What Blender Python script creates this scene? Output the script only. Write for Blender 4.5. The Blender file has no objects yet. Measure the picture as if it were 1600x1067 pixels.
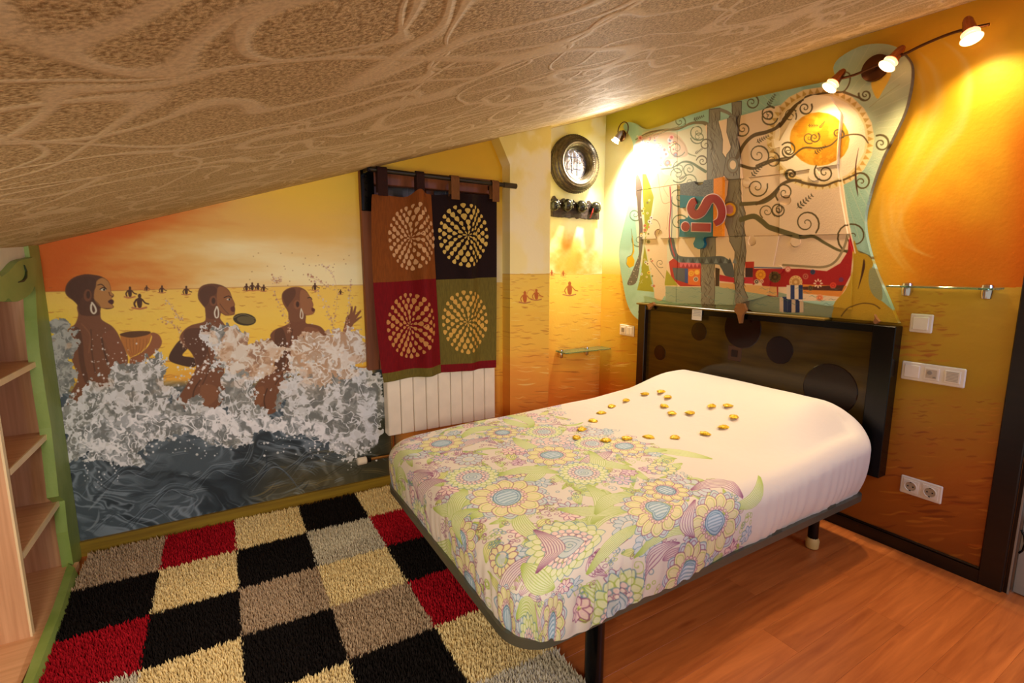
import bpy, math, random
import numpy as np
from mathutils import Vector
random.seed(7); rng = np.random.default_rng(11)
C = bpy.context.scene.collection
SC = bpy.context.scene
PI = math.pi

# ------------------------------------------------------------------ camera, world, lights, exposure
F, YAW, PITCH, H = 767.9, math.radians(30.4805), math.radians(8.5498), 1.30
cam = bpy.data.objects.new('camera', bpy.data.cameras.new('camera')); C.objects.link(cam)
cam.location = (0, 0, H)
cam.rotation_euler = (PI/2 - PITCH, 0, -YAW)
cam.data.sensor_width = 36; cam.data.lens = 36*F/1600; cam.data.clip_start = .02
SC.camera = cam
vs = SC.view_settings
vs.view_transform = 'Standard'; vs.look = 'None'; vs.gamma = 1; vs.use_curve_mapping = False
vs.exposure = 0.0
w = bpy.data.worlds.new('world'); SC.world = w; w.use_nodes = True
bg = w.node_tree.nodes['Background']; bg.inputs[0].default_value = (1.0, .93, .82, 1); bg.inputs[1].default_value = .55

def light(name, kind, loc, power, color, size=.1, aim=None, spot=None, blend=.5, sy=None):
    d = bpy.data.lights.new(name, kind); o = bpy.data.objects.new(name, d); C.objects.link(o)
    o.location = loc; d.energy = power; d.color = color
    if kind == 'AREA':
        d.size = size
        if sy: d.shape = 'RECTANGLE'; d.size_y = sy
    else: d.shadow_soft_size = size
    if spot: d.spot_size = math.radians(spot); d.spot_blend = blend
    if aim is not None:
        o.rotation_euler = (Vector(aim)-Vector(loc)).to_track_quat('-Z', 'Y').to_euler()
    return o
WARM = (1.0, .72, .40)
light('room_fill_light', 'AREA', (.75, -.15, 1.5), 5, (1, .88, .72), .5, aim=(.9, .8, 0))  # added soft fill near the camera, out of view
light('left_fill_spot', 'SPOT', (-.45, -.05, 1.05), 105, (1, .90, .74), .22, aim=(.35, 2.5, .40), spot=88, blend=1.0)  # unseen warm spot added at the left to brighten mural and rug
light('cool_fill_light', 'AREA', (2.2, -.7, 1.85), 15, (.36, .50, 1), .6, aim=(2.0, 1.2, .4))  # unseen blue fill, added to cool the near side of the bed

# ------------------------------------------------------------------ room planes (metres)
XB, YR, YM, XS = 2.634, 3.055, 2.78, -.64      # bed wall, recess wall, mural wall, left wall
XC0, YC = 1.565, 2.683                          # column: left face, front face
XC1 = .6953*YC                                  # column right face
def ceil_z(x, y): return 1.392 + .3187*(x+.636) + .052*(y-2.78)

_cy, _sy, _cp, _sp = math.cos(YAW), math.sin(YAW), math.cos(PITCH), math.sin(PITCH)
FW = np.array([_sy*_cp, _cy*_cp, -_sp]); RT = np.array([_cy, -_sy, 0.]); UP = np.cross(RT, FW)
def at(px, py, ax, val):
    """the point of the room plane (axis ax = val) that a sight line of the survey photo meets"""
    d = FW + (px-800)/F*RT - (py-533.5)/F*UP
    t = (val - (H if ax == 2 else 0))/d[ax]
    return Vector((t*d[0], t*d[1], H+t*d[2]))
def to_px(P):
    q = P - np.array([0, 0, H]); z = q@FW
    return 800+F*(q@RT)/z, 533.5-F*(q@UP)/z

# ------------------------------------------------------------------ colour and materials
def lin(c):
    c = np.asarray(c, float)/255.
    return np.where(c <= .04045, c/12.92, ((c+.055)/1.055)**2.4)
def rgba(c): return (*[float(v) for v in lin(c)], 1)
MATS = {}
def mat(name, col, rough=.5, metal=0, bump=None, grain=None, spec=.5, emit=None, trans=0, coat=0, alpha=1):
    """bump=(scale,strength); grain=(second colour, scale xyz, amount)"""
    if name in MATS: return MATS[name]
    m = bpy.data.materials.new(name); m.use_nodes = True; nt = m.node_tree; b = nt.nodes['Principled BSDF']
    b.inputs['Base Color'].default_value = rgba(col); b.inputs['Roughness'].default_value = rough
    b.inputs['Metallic'].default_value = metal; b.inputs['Specular IOR Level'].default_value = spec
    b.inputs['Transmission Weight'].default_value = trans; b.inputs['Coat Weight'].default_value = coat
    b.inputs['Alpha'].default_value = alpha
    if emit: b.inputs['Emission Color'].default_value = rgba(emit[0]); b.inputs['Emission Strength'].default_value = emit[1]
    tc = nt.nodes.new('ShaderNodeTexCoord')
    g2 = grain or (tuple(np.clip(np.asarray(col)*.9, 0, 255)), (14, 14, 14), .35)
    mp = nt.nodes.new('ShaderNodeMapping'); mp.inputs['Scale'].default_value = g2[1]
    nt.links.new(tc.outputs['Object'], mp.inputs[0])
    n = nt.nodes.new('ShaderNodeTexNoise'); n.inputs['Scale'].default_value = 1; n.inputs['Detail'].default_value = 6
    nt.links.new(mp.outputs[0], n.inputs['Vector'])
    r = nt.nodes.new('ShaderNodeValToRGB'); r.color_ramp.elements[0].position = .35; r.color_ramp.elements[1].position = .68
    r.color_ramp.elements[0].color = rgba(col)
    c2 = np.asarray(col)*(1-g2[2]) + np.asarray(g2[0])*g2[2]
    r.color_ramp.elements[1].color = rgba(c2 if grain is None else np.asarray(g2[0])*g2[2]+np.asarray(col)*(1-g2[2]))
    nt.links.new(n.outputs[0], r.inputs[0]); nt.links.new(r.outputs[0], b.inputs['Base Color'])
    if bump:
        n2 = nt.nodes.new('ShaderNodeTexNoise'); n2.inputs['Scale'].default_value = bump[0]; n2.inputs['Detail'].default_value = 4
        nt.links.new(tc.outputs['Object'], n2.inputs['Vector'])
        bp = nt.nodes.new('ShaderNodeBump'); bp.inputs['Strength'].default_value = bump[1]; bp.inputs['Distance'].default_value = .01
        nt.links.new(n2.outputs[0], bp.inputs['Height']); nt.links.new(bp.outputs[0], b.inputs['Normal'])
    MATS[name] = m
    return m
def img_mat(name, cv, rough=.55, bump=(60, .08), spec=.3):
    """paint laid on a surface: colours come from a picture computed by this script, looked up by UV"""
    m = bpy.data.materials.new(name); m.use_nodes = True; nt = m.node_tree; b = nt.nodes['Principled BSDF']
    h, wd = cv.img.shape[:2]
    im = bpy.data.images.new(name, wd, h, alpha=False)
    a = np.ones((h, wd, 4), np.float32); a[..., :3] = np.clip(cv.img[::-1]/255., 0, 1)   # image rows run upwards
    im.pixels.foreach_set(a.ravel()); im.update(); im.pack()
    t = nt.nodes.new('ShaderNodeTexImage'); t.image = im; t.extension = 'EXTEND'
    nt.links.new(t.outputs[0], b.inputs['Base Color'])
    b.inputs['Roughness'].default_value = rough; b.inputs['Specular IOR Level'].default_value = spec
    tc = nt.nodes.new('ShaderNodeTexCoord'); n2 = nt.nodes.new('ShaderNodeTexNoise'); n2.inputs['Scale'].default_value = bump[0]
    nt.links.new(tc.outputs['Object'], n2.inputs['Vector'])
    bp = nt.nodes.new('ShaderNodeBump'); bp.inputs['Strength'].default_value = bump[1]; bp.inputs['Distance'].default_value = .01
    nt.links.new(n2.outputs[0], bp.inputs['Height']); nt.links.new(bp.outputs[0], b.inputs['Normal'])
    return m

# ------------------------------------------------------------------ mesh builder
def woff(o):
    v = Vector((0, 0, 0))
    while o is not None: v += o.location; o = o.parent
    return v
class MB:
    def __init__(s): s.v = []; s.f = []
    def add(s, vs, fs):
        n = len(s.v); s.v += [tuple(map(float, p)) for p in vs]; s.f += [tuple(i+n for i in f) for f in fs]; return s
    def box(s, x0, x1, y0, y1, z0, z1, bev=0):
        if not bev:
            return s.add([(x, y, z) for z in (z0, z1) for y in (y0, y1) for x in (x0, x1)],
                     [(0, 2, 3, 1), (4, 5, 7, 6), (0, 1, 5, 4), (2, 6, 7, 3), (0, 4, 6, 2), (1, 3, 7, 5)])
        b = bev; V = []; idx = {}
        for sx in (0, 1):
            for sy in (0, 1):
                for sz in (0, 1):
                    X, Y, Z = (x0, x1)[sx], (y0, y1)[sy], (z0, z1)[sz]; dx, dy, dz = (1, -1)[sx]*b, (1, -1)[sy]*b, (1, -1)[sz]*b
                    idx[sx, sy, sz] = len(V); V += [(X, Y+dy, Z+dz), (X+dx, Y, Z+dz), (X+dx, Y+dy, Z)]
        Fc = []
        I = lambda a, k: idx[a]+k
        for k in range(3):
            o = [i for i in range(3) if i != k]
            for e in (0, 1):
                q = []
                for a, c in ((0, 0), (1, 0), (1, 1), (0, 1)):
                    t = [0, 0, 0]; t[k] = e; t[o[0]] = a; t[o[1]] = c; q.append(I(tuple(t), k))
                Fc.append(q)
            for a in (0, 1):
                for c in (0, 1):
                    t0 = [0, 0, 0]; t0[o[0]] = a; t0[o[1]] = c; t1 = list(t0); t1[k] = 1
                    Fc.append([I(tuple(t0), o[0]), I(tuple(t0), o[1]), I(tuple(t1), o[1]), I(tuple(t1), o[0])])
        for a in idx: Fc.append([I(a, 0), I(a, 1), I(a, 2)])
        return s.add(V, Fc)
    def prism(s, poly, ax, a, b):
        """poly: 2D points over the two other axes in order; extruded along ax from a to b"""
        n = len(poly)
        def P(p, h):
            q = list(p); q.insert(ax, h); return q
        return s.add([P(p, a) for p in poly]+[P(p, b) for p in poly],
                     [tuple(range(n))[::-1], tuple(range(n, 2*n))]+[(i, (i+1) % n, n+(i+1) % n, n+i) for i in range(n)])
    def tube(s, path, r, n=10, closed=False, caps=True):
        P = [Vector(p) for p in path]; k = len(P); R = r if hasattr(r, '__len__') else [r]*k
        V = []; up = None
        for i in range(k):
            a = P[(i-1) % k] if (closed or i > 0) else P[i]; b = P[(i+1) % k] if (closed or i < k-1) else P[i]
            t = (b-a).normalized()
            if up is None: up = Vector((0, 0, 1)) if abs(t.z) < .9 else Vector((1, 0, 0))
            u = t.cross(up).normalized(); v = u.cross(t).normalized(); up = v
            for j in range(n):
                an = 2*PI*j/n; V.append(P[i]+R[i]*(math.cos(an)*u+math.sin(an)*v))
        Fc = [(i*n+j, i*n+(j+1) % n, ((i+1) % k)*n+(j+1) % n, ((i+1) % k)*n+j) for i in range(k if closed else k-1) for j in range(n)]
        if caps and not closed: Fc += [tuple(range(n))[::-1], tuple(range((k-1)*n, k*n))]
        return s.add(V, Fc)
    def lathe(s, prof, c, axis, n=24):
        """prof: (radius, height along axis) list; c centre; axis direction"""
        w_ = Vector(axis).normalized(); u = w_.cross(Vector((0, 0, 1)) if abs(w_.z) < .9 else Vector((1, 0, 0))).normalized(); v = w_.cross(u); c = Vector(c)
        V = [c+w_*h+r*(math.cos(2*PI*j/n)*u+math.sin(2*PI*j/n)*v) for r, h in prof for j in range(n)]
        k = len(prof)
        return s.add(V, [(i*n+j, i*n+(j+1) % n, (i+1)*n+(j+1) % n, (i+1)*n+j) for i in range(k-1) for j in range(n)]+[tuple(range(n))[::-1], tuple(range((k-1)*n, k*n))])
    def ball(s, c, r, n=14, m=8):
        rx, ry, rz = r if hasattr(r, '__len__') else (r, r, r)
        V = [(c[0]+rx*math.sin(PI*i/m)*math.cos(2*PI*j/n), c[1]+ry*math.sin(PI*i/m)*math.sin(2*PI*j/n), c[2]+rz*math.cos(PI*i/m)) for i in range(m+1) for j in range(n)]
        return s.add(V, [(i*n+j, (i+1)*n+j, (i+1)*n+(j+1) % n, i*n+(j+1) % n) for i in range(m) for j in range(n)])
    def build(s, name, m, parent=None, smooth=False, uv=None, label=None, kind=None):
        o = woff(parent); me = bpy.data.meshes.new(name)
        me.from_pydata([(a-o.x, b-o.y, c-o.z) for a, b, c in s.v], [], s.f)
        if uv is not None:
            l = me.uv_layers.new(name='UVMap'); li = np.empty(len(me.loops), np.int32); me.loops.foreach_get('vertex_index', li)
            U = np.array([uv(i, p) for i, p in enumerate(s.v)], np.float32); l.data.foreach_set('uv', U[li].ravel())
        me.validate()
        import bmesh
        b = bmesh.new(); b.from_mesh(me); bmesh.ops.recalc_face_normals(b, faces=b.faces); b.to_mesh(me); b.free()
        if smooth:
            me.polygons.foreach_set('use_smooth', [True]*len(me.polygons))
            try: me.set_sharp_from_angle(angle=math.radians(38))
            except Exception: pass
        for q in (m if isinstance(m, list) else [m]): me.materials.append(q)
        ob = bpy.data.objects.new(name, me); C.objects.link(ob); ob.parent = parent
        if label: ob['label'] = label
        if kind: ob['kind'] = kind
        return ob
def tag(o, label, cat, group=None):
    o['label'] = label; o['category'] = cat
    if group: o['group'] = group
    return o
def thing(name, loc, label, cat, group=None):
    o = bpy.data.objects.new(name, None); C.objects.link(o); o.location = loc; o.empty_display_size = .05
    return tag(o, label, cat, group)

# ------------------------------------------------------------------ paint canvases
def spline(pts, n=6, closed=False):
    P = np.asarray(pts, float); k = len(P)
    if k < 3: return P
    out = []
    for i in range(k if closed else k-1):
        p0 = P[(i-1) % k] if closed or i > 0 else P[i]; p1 = P[i]; p2 = P[(i+1) % k]
        p3 = P[(i+2) % k] if closed or i < k-2 else P[(i+1) % k]
        for t in np.arange(n)/n:
            out.append(.5*(2*p1+(p2-p0)*t+(2*p0-5*p1+4*p2-p3)*t*t+(3*p1-p0-3*p2+p3)*t**3))
    if not closed: out.append(P[-1])
    return np.array(out)
def vnoise(x, y, seed=0):
    x = np.asarray(x, float); y = np.asarray(y, float)
    xi = np.floor(x).astype(np.int64); yi = np.floor(y).astype(np.int64); fx = x-xi; fy = y-yi
    fx = fx*fx*(3-2*fx); fy = fy*fy*(3-2*fy)
    def h(a, b):
        n = (a*374761393 + b*668265263 + seed*2147483647) & 0xffffffff
        n = ((n ^ (n >> 13))*1274126177) & 0xffffffff
        return ((n ^ (n >> 16)) & 0xffff)/65535.
    return (h(xi, yi)*(1-fx)+h(xi+1, yi)*fx)*(1-fy)+(h(xi, yi+1)*(1-fx)+h(xi+1, yi+1)*fx)*fy
def fbm(x, y, o=4, seed=0):
    s = 0; a = .5; t = 0
    for i in range(o):
        s = s+a*vnoise(x*2**i+17.3*i, y*2**i-9.1*i, seed+i); t += a; a *= .5
    return s/t
def ss(a, b, x):
    t = np.clip((x-a)/(b-a), 0, 1); return t*t*(3-2*t)
def mixc(base, col, a):
    return base*(1-a[..., None])+np.asarray(col, float)*a[..., None]
def spiral(cx, cy, r, turns=1.7, a0=0, d=1, sq=1.0):
    t = np.linspace(0, 1, int(18*turns)); an = a0+d*2*PI*turns*t; rr = r*(1-t)**1.15+r*.08
    return np.stack([cx+rr*np.cos(an), cy+sq*rr*np.sin(an)], 1)
class Canvas:
    """a picture that lies on the plane ax=val, covering u0..u1 (x or y) and v0..v1 (z, or y for a horizontal sheet)"""
    def __init__(s, ax, val, u0, u1, v0, v1, ppm, base=(200, 200, 200), direct=False):
        s.ax, s.val, s.u0, s.u1, s.v0, s.v1, s.ppm, s.direct = ax, val, u0, u1, v0, v1, ppm, direct
        s.w = int((u1-u0)*ppm); s.h = int((v1-v0)*ppm)
        s.img = np.ones((s.h, s.w, 3))*np.asarray(base, float)
        if not direct:
            U, V = np.meshgrid(u0+(np.arange(s.w)+.5)/ppm, v1-(np.arange(s.h)+.5)/ppm)
            P = np.stack([np.full_like(U, val), U, V], -1) if ax == 0 else np.stack([U, np.full_like(U, val), V], -1)
            s.PX, s.PY = to_px(P)
    def c(s, pts):
        pts = np.asarray(pts, float)
        if s.direct: return np.stack([(pts[:, 0]-s.u0)*s.ppm, (s.v1-pts[:, 1])*s.ppm], 1)
        d = FW+np.outer((pts[:, 0]-800)/F, RT)-np.outer((pts[:, 1]-533.5)/F, UP)
        t = s.val/d[:, s.ax]; u = t*d[:, 1-s.ax]; v = H+t*d[:, 2]
        return np.stack([(u-s.u0)*s.ppm, (s.v1-v)*s.ppm], 1)
    def uv(s, p):
        u = p[1] if s.ax == 0 else p[0]; v = p[2] if s.ax < 2 else p[1]
        return ((u-s.u0)/(s.u1-s.u0), (v-s.v0)/(s.v1-s.v0))
    def blend(s, x0, y0, a, col):
        h, wd = a.shape; r = s.img[y0:y0+h, x0:x0+wd]
        r += (np.asarray(col, float)-r)*a[..., None]
    def cover(s, Q, soft=.8):
        x0 = max(0, int(Q[:, 0].min()-soft-2)); x1 = min(s.w, int(Q[:, 0].max()+soft+3))
        y0 = max(0, int(Q[:, 1].min()-soft-2)); y1 = min(s.h, int(Q[:, 1].max()+soft+3))
        if x1 <= x0 or y1 <= y0: return None
        X, Y = np.meshgrid(np.arange(x0, x1)+.5, np.arange(y0, y1)+.5)
        ins = np.zeros(X.shape, bool); D = np.full(X.shape, 1e9)
        A = Q; B = np.roll(Q, -1, 0)
        for (ax_, ay), (bx, by) in zip(A, B):
            dx, dy = bx-ax_, by-ay
            if dy: ins ^= ((ay > Y) != (by > Y)) & (X < dx*(Y-ay)/dy+ax_)
            L = dx*dx+dy*dy
            if L < 1e-9: continue
            t = np.clip(((X-ax_)*dx+(Y-ay)*dy)/L, 0, 1)
            np.minimum(D, (X-ax_-t*dx)**2+(Y-ay-t*dy)**2, out=D)
        D = np.sqrt(D); D[~ins] *= -1
        return x0, y0, D
    def fill(s, pts, col, alpha=1, smooth=True, soft=.8, n=5):
        P = spline(pts, n, True) if smooth and len(pts) > 2 else np.asarray(pts, float)
        r = s.cover(s.c(P), soft)
        if r is None: return
        s.blend(r[0], r[1], np.clip(.5+r[2]/(2*soft), 0, 1)*alpha, col)
    def stroke(s, pts, wd, col, alpha=1, smooth=True, taper=0, n=5, soft=.6):
        P = s.c(spline(pts, n) if smooth else np.asarray(pts, float)); k = len(P)
        if k < 2: return
        x0 = max(0, int(P[:, 0].min()-wd-2)); x1 = min(s.w, int(P[:, 0].max()+wd+3))
        y0 = max(0, int(P[:, 1].min()-wd-2)); y1 = min(s.h, int(P[:, 1].max()+wd+3))
        if x1 <= x0 or y1 <= y0: return
        A = np.zeros((y1-y0, x1-x0))
        for i in range(k-1):
            ax_, ay = P[i]; bx, by = P[i+1]; f = (i+.5)/(k-1)
            hw = wd/2*((1-taper*f) if taper <= 1 else max(.12, math.sin(PI*f)))
            X0 = max(x0, int(min(ax_, bx)-hw-2)); X1 = min(x1, int(max(ax_, bx)+hw+3)); Y0 = max(y0, int(min(ay, by)-hw-2)); Y1 = min(y1, int(max(ay, by)+hw+3))
            if X1 <= X0 or Y1 <= Y0: continue
            X = np.arange(X0, X1)[None]+.5; Y = np.arange(Y0, Y1)[:, None]+.5
            dx, dy = bx-ax_, by-ay; L = dx*dx+dy*dy+1e-9
            t = np.clip(((X-ax_)*dx+(Y-ay)*dy)/L, 0, 1)
            d = np.hypot(X-ax_-t*dx, Y-ay-t*dy)
            v = A[Y0-y0:Y1-y0, X0-x0:X1-x0]; np.maximum(v, np.clip((hw-d)/(2*soft)+.5, 0, 1), out=v)
        s.blend(x0, y0, A*alpha, col)
    def ell(s, cx, cy, rx, ry, col, alpha=1, rot=0, soft=.8, n=20):
        a = np.linspace(0, 2*PI, n, endpoint=False); x = rx*np.cos(a); y = ry*np.sin(a); c_, s_ = math.cos(rot), math.sin(rot)
        s.fill(np.stack([cx+x*c_-y*s_, cy+x*s_+y*c_], 1), col, alpha, False, soft)
    def field(s, pts, soft):
        """soft inside-ness (0..1) of a polygon over the whole canvas"""
        out = np.zeros((s.h, s.w)); r = s.cover(s.c(spline(pts, 5, True)), soft)
        if r: out[r[1]:r[1]+r[2].shape[0], r[0]:r[0]+r[2].shape[1]] = np.clip(.5+r[2]/(2*soft), 0, 1)
        return out
def sheet(x0, y0, k): return lambda pts: [(x0+x*k, y0+y*k) for x, y in pts]

# ------------------------------------------------------------------ painted walls
def waves(cv, x0, x1, hor, y1, n, cols, big=1.0, seed=3):
    r = np.random.default_rng(seed)
    for _ in range(n):
        t = r.random()**1.25; y = hor+3+t*(y1-hor); x = x0+r.random()*(x1-x0); L = (7+30*t*r.random()+14*r.random()*t)*big; a = (1.0+2.6*t)*big
        k = r.integers(3, 5); xs = np.linspace(0, L, k)
        pts = [(x+q, y+(r.random()-.5)*a*.8+(.4*a if i % 2 else 0)) for i, q in enumerate(xs)]
        cv.stroke(pts, 1.0+3.0*t*r.random()*big+.5, cols[r.integers(len(cols))], .25+.4*r.random(), taper=2)
ORW = [(214, 140, 52), (190, 104, 38), (226, 160, 70), (252, 232, 150), (160, 86, 34)]

def sea(cv, hor, stops):
    d = cv.PY-hor+2.5*(fbm(cv.PX*.05, cv.PY*.05, 3)-.5)
    nz = (fbm(cv.PX*.02, cv.PY*.08, 4, 5)-.5)*46
    for k in range(3):
        c = np.interp(d+nz, [s[0] for s in stops], [s[1][k] for s in stops])
        cv.img[..., k] = np.where(d > 0, c, cv.img[..., k])
    return d

def swimmer(cv, x, y, s, col=(78, 44, 26)):
    cv.ell(x, y-2.5*s, .6*s, .8*s, col, soft=.5)
    cv.fill([(x-.9*s, y-1.5*s), (x+.8*s, y-1.6*s), (x+.7*s, y+1.5*s), (x-.6*s, y+1.5*s)], col, soft=.5)
    cv.stroke([(x-1.1*s, y-1.2*s), (x-1.9*s, y+.2*s), (x-1.5*s, y+1.4*s)], .55*s*1.3, col)
    cv.stroke([(x+1.0*s, y-1.2*s), (x+2.0*s, y), (x+3.2*s, y+.4*s)], .5*s*1.3, col)
    cv.stroke([(x-2.6*s, y+1.8*s), (x, y+2.2*s), (x+2.4*s, y+1.7*s)], .9*s, (176, 100, 70), .8)

# --- the mural wall
M = Canvas(1, YM, -.70, 1.62, 0, 2.16, 470)
X, Y = M.PX, M.PY
n1 = fbm(X*.006+Y*.012, Y*.03-X*.004, 5, 2); n2 = fbm(X*.02, Y*.05, 4, 9)
s = (X-60)/520+(n1-.5)*.55
org = ss(.52, .06, s+(Y-400)/420*np.clip(1-(X-60)/160, -1, 1)*0+(Y-383)/900)
base = np.ones(X.shape+(3,))*np.array([236, 190, 104.])
base = mixc(base, (253, 240, 186), ss(.30, .8, s)*ss(340, 420, Y+(n1-.5)*60))
base = mixc(base, (246, 206, 72), ss(.45, .9, s)*ss(390, 300, Y+(n1-.5)*50))
base = mixc(base, (232, 178, 28), ss(560, 660, X)*ss(330, 250, Y)*.8)
base = mixc(base, (212, 96, 14), org)
base = mixc(base, (222, 112, 30), ss(120, 30, (X-90)*.35+(Y-330)*.9+(n1-.5)*70)*.75*ss(420, 200, X))
base = mixc(base, (248, 234, 184), ss(.2, .5, n2)*.25*ss(200, 420, X)*ss(400, 440, Y))
M.img[:] = base
hor = 456-(X-62)*.0205
seast = [(0, (246, 206, 96)), (40, (250, 214, 92)), (110, (250, 206, 72)), (170, (232, 160, 54)), (240, (226, 138, 50))]
sea(M, hor, seast)
M.img[:] = mixc(M.img, (226, 196, 40), ss(150, 70, X)*ss(470, 520, Y)*.6)
M.stroke([(62, 456), (180, 454), (330, 450), (450, 447), (570, 445)], 1.6, (176, 110, 50), .6)
waves(M, 62, 800, 446, 590, 420, ORW[:3]+[(168, 92, 36)], .9)
waves(M, 620, 800, 440, 660, 170, ORW, 1.1, 8)
for x, y, q in [(203, 458, 3.2), (218, 473, 4.3), (229, 451, 1.6), (253, 453, 2.2), (291, 455, 2.6), (385, 450, 2.2), (394, 449, 2.4), (403, 449, 2.1), (412, 451, 2.0), (492, 449, 2.2), (532, 457, 1.5)]:
    swimmer(M, x, y, q)

# dark breaking water along the foot of the wall
wx = X*.011+1.6*fbm(X*.012, Y*.02, 3, 21); wy = Y*.02+1.8*fbm(X*.010+5, Y*.018, 3, 22)-X*.004
v = fbm(wx, wy*1.3, 4, 23); rid = np.abs(((v*7) % 1)-.5)*2
wat = np.ones(X.shape+(3,))*np.array([74, 86, 95.])
wat = mixc(wat, (40, 49, 56), ss(.50, .3, v))
wat = mixc(wat, (136, 150, 162), ss(.35, .95, rid)*ss(.25, .6, fbm(X*.008, Y*.012, 3, 31))*.8)
wat = mixc(wat, (96, 84, 52), ss(360, 470, X)*ss(690, 760, Y)*.75)
wat = mixc(wat, (58, 56, 34), ss(520, 600, X)*ss(560, 640, Y)*.8)
lowmask = ss(-14, 14, Y-np.interp(X, [62, 110, 200, 320, 450, 560, 610, 800], [600, 612, 600, 596, 592, 586, 560, 560])+(n2-.5)*40)*ss(640, 600, X)
M.img[:] = mixc(M.img, wat, lowmask) if False else M.img*(1-lowmask[..., None])+wat*lowmask[..., None]
r = np.random.default_rng(5)
def swirl_strokes(x0, x1, y0, y1, n, cols, tilt):
    for _ in range(n):
        x = x0+r.random()*(x1-x0); y = y0+r.random()*(y1-y0); L = 14+46*r.random(); c = cols[r.integers(len(cols))]; a = tilt+(r.random()-.5)*.9; b = (r.random()-.5)*1.7
        pts = []
        for i in range(5):
            pts.append((x, y)); x += math.cos(a)*L/4; y -= math.sin(a)*L/4; a += b*.45
        for j in range(r.integers(1, 4)):
            M.stroke([(p+j*2.6*math.sin(a), q+j*3.0) for p, q in pts], 1.4+4.5*r.random()**2, c, .22+.33*r.random(), taper=2)
swirl_strokes(110, 560, 690, 830, 110, [(134, 150, 164), (100, 116, 128), (38, 46, 54), (158, 170, 180), (82, 94, 100)], .5)
swirl_strokes(380, 590, 700, 780, 40, [(140, 124, 80), (110, 98, 62), (52, 48, 32)], .2)
for x0, y0, sgn in [(330, 740, 1), (260, 770, 1), (420, 735, -1), (190, 740, 1), (480, 715, 1), (230, 800, -1)]:
    for j in range(7):
        M.stroke([(x0-44+j*3, y0+20+j*2), (x0-20+j*4, y0+8-j*2), (x0+4+j*4, y0-14+j*3), (x0+34+j*3, y0-12*sgn+j*4)], 1.4+(j % 3), [(150, 166, 180), (104, 118, 130), (44, 52, 60)][j % 3], .6, taper=2)

# the three bathers, seen from behind
SK, SKD, SKL, FACE = (124, 78, 52), (74, 46, 31), (160, 106, 70), (186, 132, 72)
a2 = sheet(60, 380, .2249); a3 = sheet(340, 380, .2249); a8 = sheet(80, 560, .3375)
def fig(parts):
    for p in parts: p()
# first
M.fill(a2([(640, 800), (700, 770), (760, 720), (790, 650), (770, 630), (800, 620), (840, 640), (858, 690), (830, 740), (760, 800), (700, 850), (640, 850)]), (150, 92, 58))
M.fill(a2([(566, 632), (640, 612), (770, 612), (785, 640), (770, 690), (720, 750), (640, 795), (600, 745), (575, 690)]), (188, 120, 54), smooth=False)
M.fill(a2([(566, 632), (640, 612), (770, 612), (760, 635), (660, 655), (600, 650)]), (96, 60, 28))
for k in range(7): M.stroke(a2([(610+k*24, 665), (615+k*22, 720), (640+k*12, 775)]), 1, (140, 84, 36), .7)
M.fill(a2([(278, 430), (276, 500), (255, 560), (215, 590), (192, 622), (240, 660), (235, 720), (238, 790), (262, 870), (275, 950), (300, 1010), (310, 1067), (330, 1200), (540, 1200), (570, 1000), (610, 880), (622, 800), (600, 735), (575, 680), (550, 625), (510, 575), (440, 530), (430, 480), (420, 440)]), SK)
M.fill([(114, 555), (122, 590), (108, 620), (105, 650), (122, 668), (150, 655), (172, 620), (165, 585), (170, 555)], SK)
M.fill(a2([(440, 640), (470, 700), (490, 780), (500, 860), (560, 890), (600, 860), (615, 800), (590, 730), (560, 650), (520, 600)]), (134, 82, 54), .8)
M.fill(a2([(250, 590), (270, 700), (285, 830), (320, 960), (350, 960), (320, 820), (310, 700), (290, 600)]), SKD, .55)
M.stroke(a2([(440, 660), (455, 740), (480, 830)]), 3, SKD, .7); M.stroke(a2([(365, 600), (372, 760), (395, 900)]), 2.5, SKD, .5)
M.stroke(a2([(300, 560), (360, 640), (350, 760)]), 2.5, SKL, .4)
M.fill(a2([(186, 335), (198, 282), (245, 238), (320, 216), (390, 220), (442, 233), (484, 262), (500, 300), (505, 338), (524, 358), (518, 374), (506, 382), (520, 396), (522, 412), (513, 426), (524, 440), (510, 453), (470, 457), (425, 450), (420, 500), (300, 500), (278, 455), (268, 425), (238, 395), (202, 368)]), (92, 56, 38), n=3)
M.fill(a2([(405, 262), (445, 240), (484, 266), (499, 302), (504, 338), (522, 358), (505, 380), (518, 398), (510, 426), (520, 440), (505, 450), (440, 448), (405, 420), (385, 380), (392, 310)]), FACE, n=3)
M.fill(a2([(195, 330), (230, 262), (320, 232), (390, 245), (400, 300), (370, 340), (300, 380), (275, 420)]), (82, 50, 34), .8)
M.ell(*a2([(342, 362)])[0], 6.2, 9.5, (124, 76, 50)); M.ell(*a2([(346, 358)])[0], 3, 6, SKD)
M.stroke(a2([(412, 290), (440, 286), (466, 312)]), 1.4, (50, 28, 20)); M.ell(*a2([(450, 322)])[0], 4, 1.9, (226, 222, 200)); M.ell(*a2([(456, 322)])[0], 1.6, 1.6, (30, 20, 16))
M.stroke(a2([(428, 320), (450, 308), (472, 318)]), 1.5, (40, 22, 16)); M.fill(a2([(484, 402), (506, 390), (522, 402), (514, 424), (492, 416)]), (78, 38, 32)); M.stroke(a2([(490, 340), (498, 362), (516, 368)]), 1.5, (84, 48, 30), .8)
M.fill(a2([(370, 380), (420, 420), (430, 452), (390, 440)]), SKD, .5)
M.stroke(a2([(372, 412), (392, 440), (400, 470), (385, 488), (368, 470), (366, 435), (374, 415)]), 3.2, (224, 216, 196))
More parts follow.
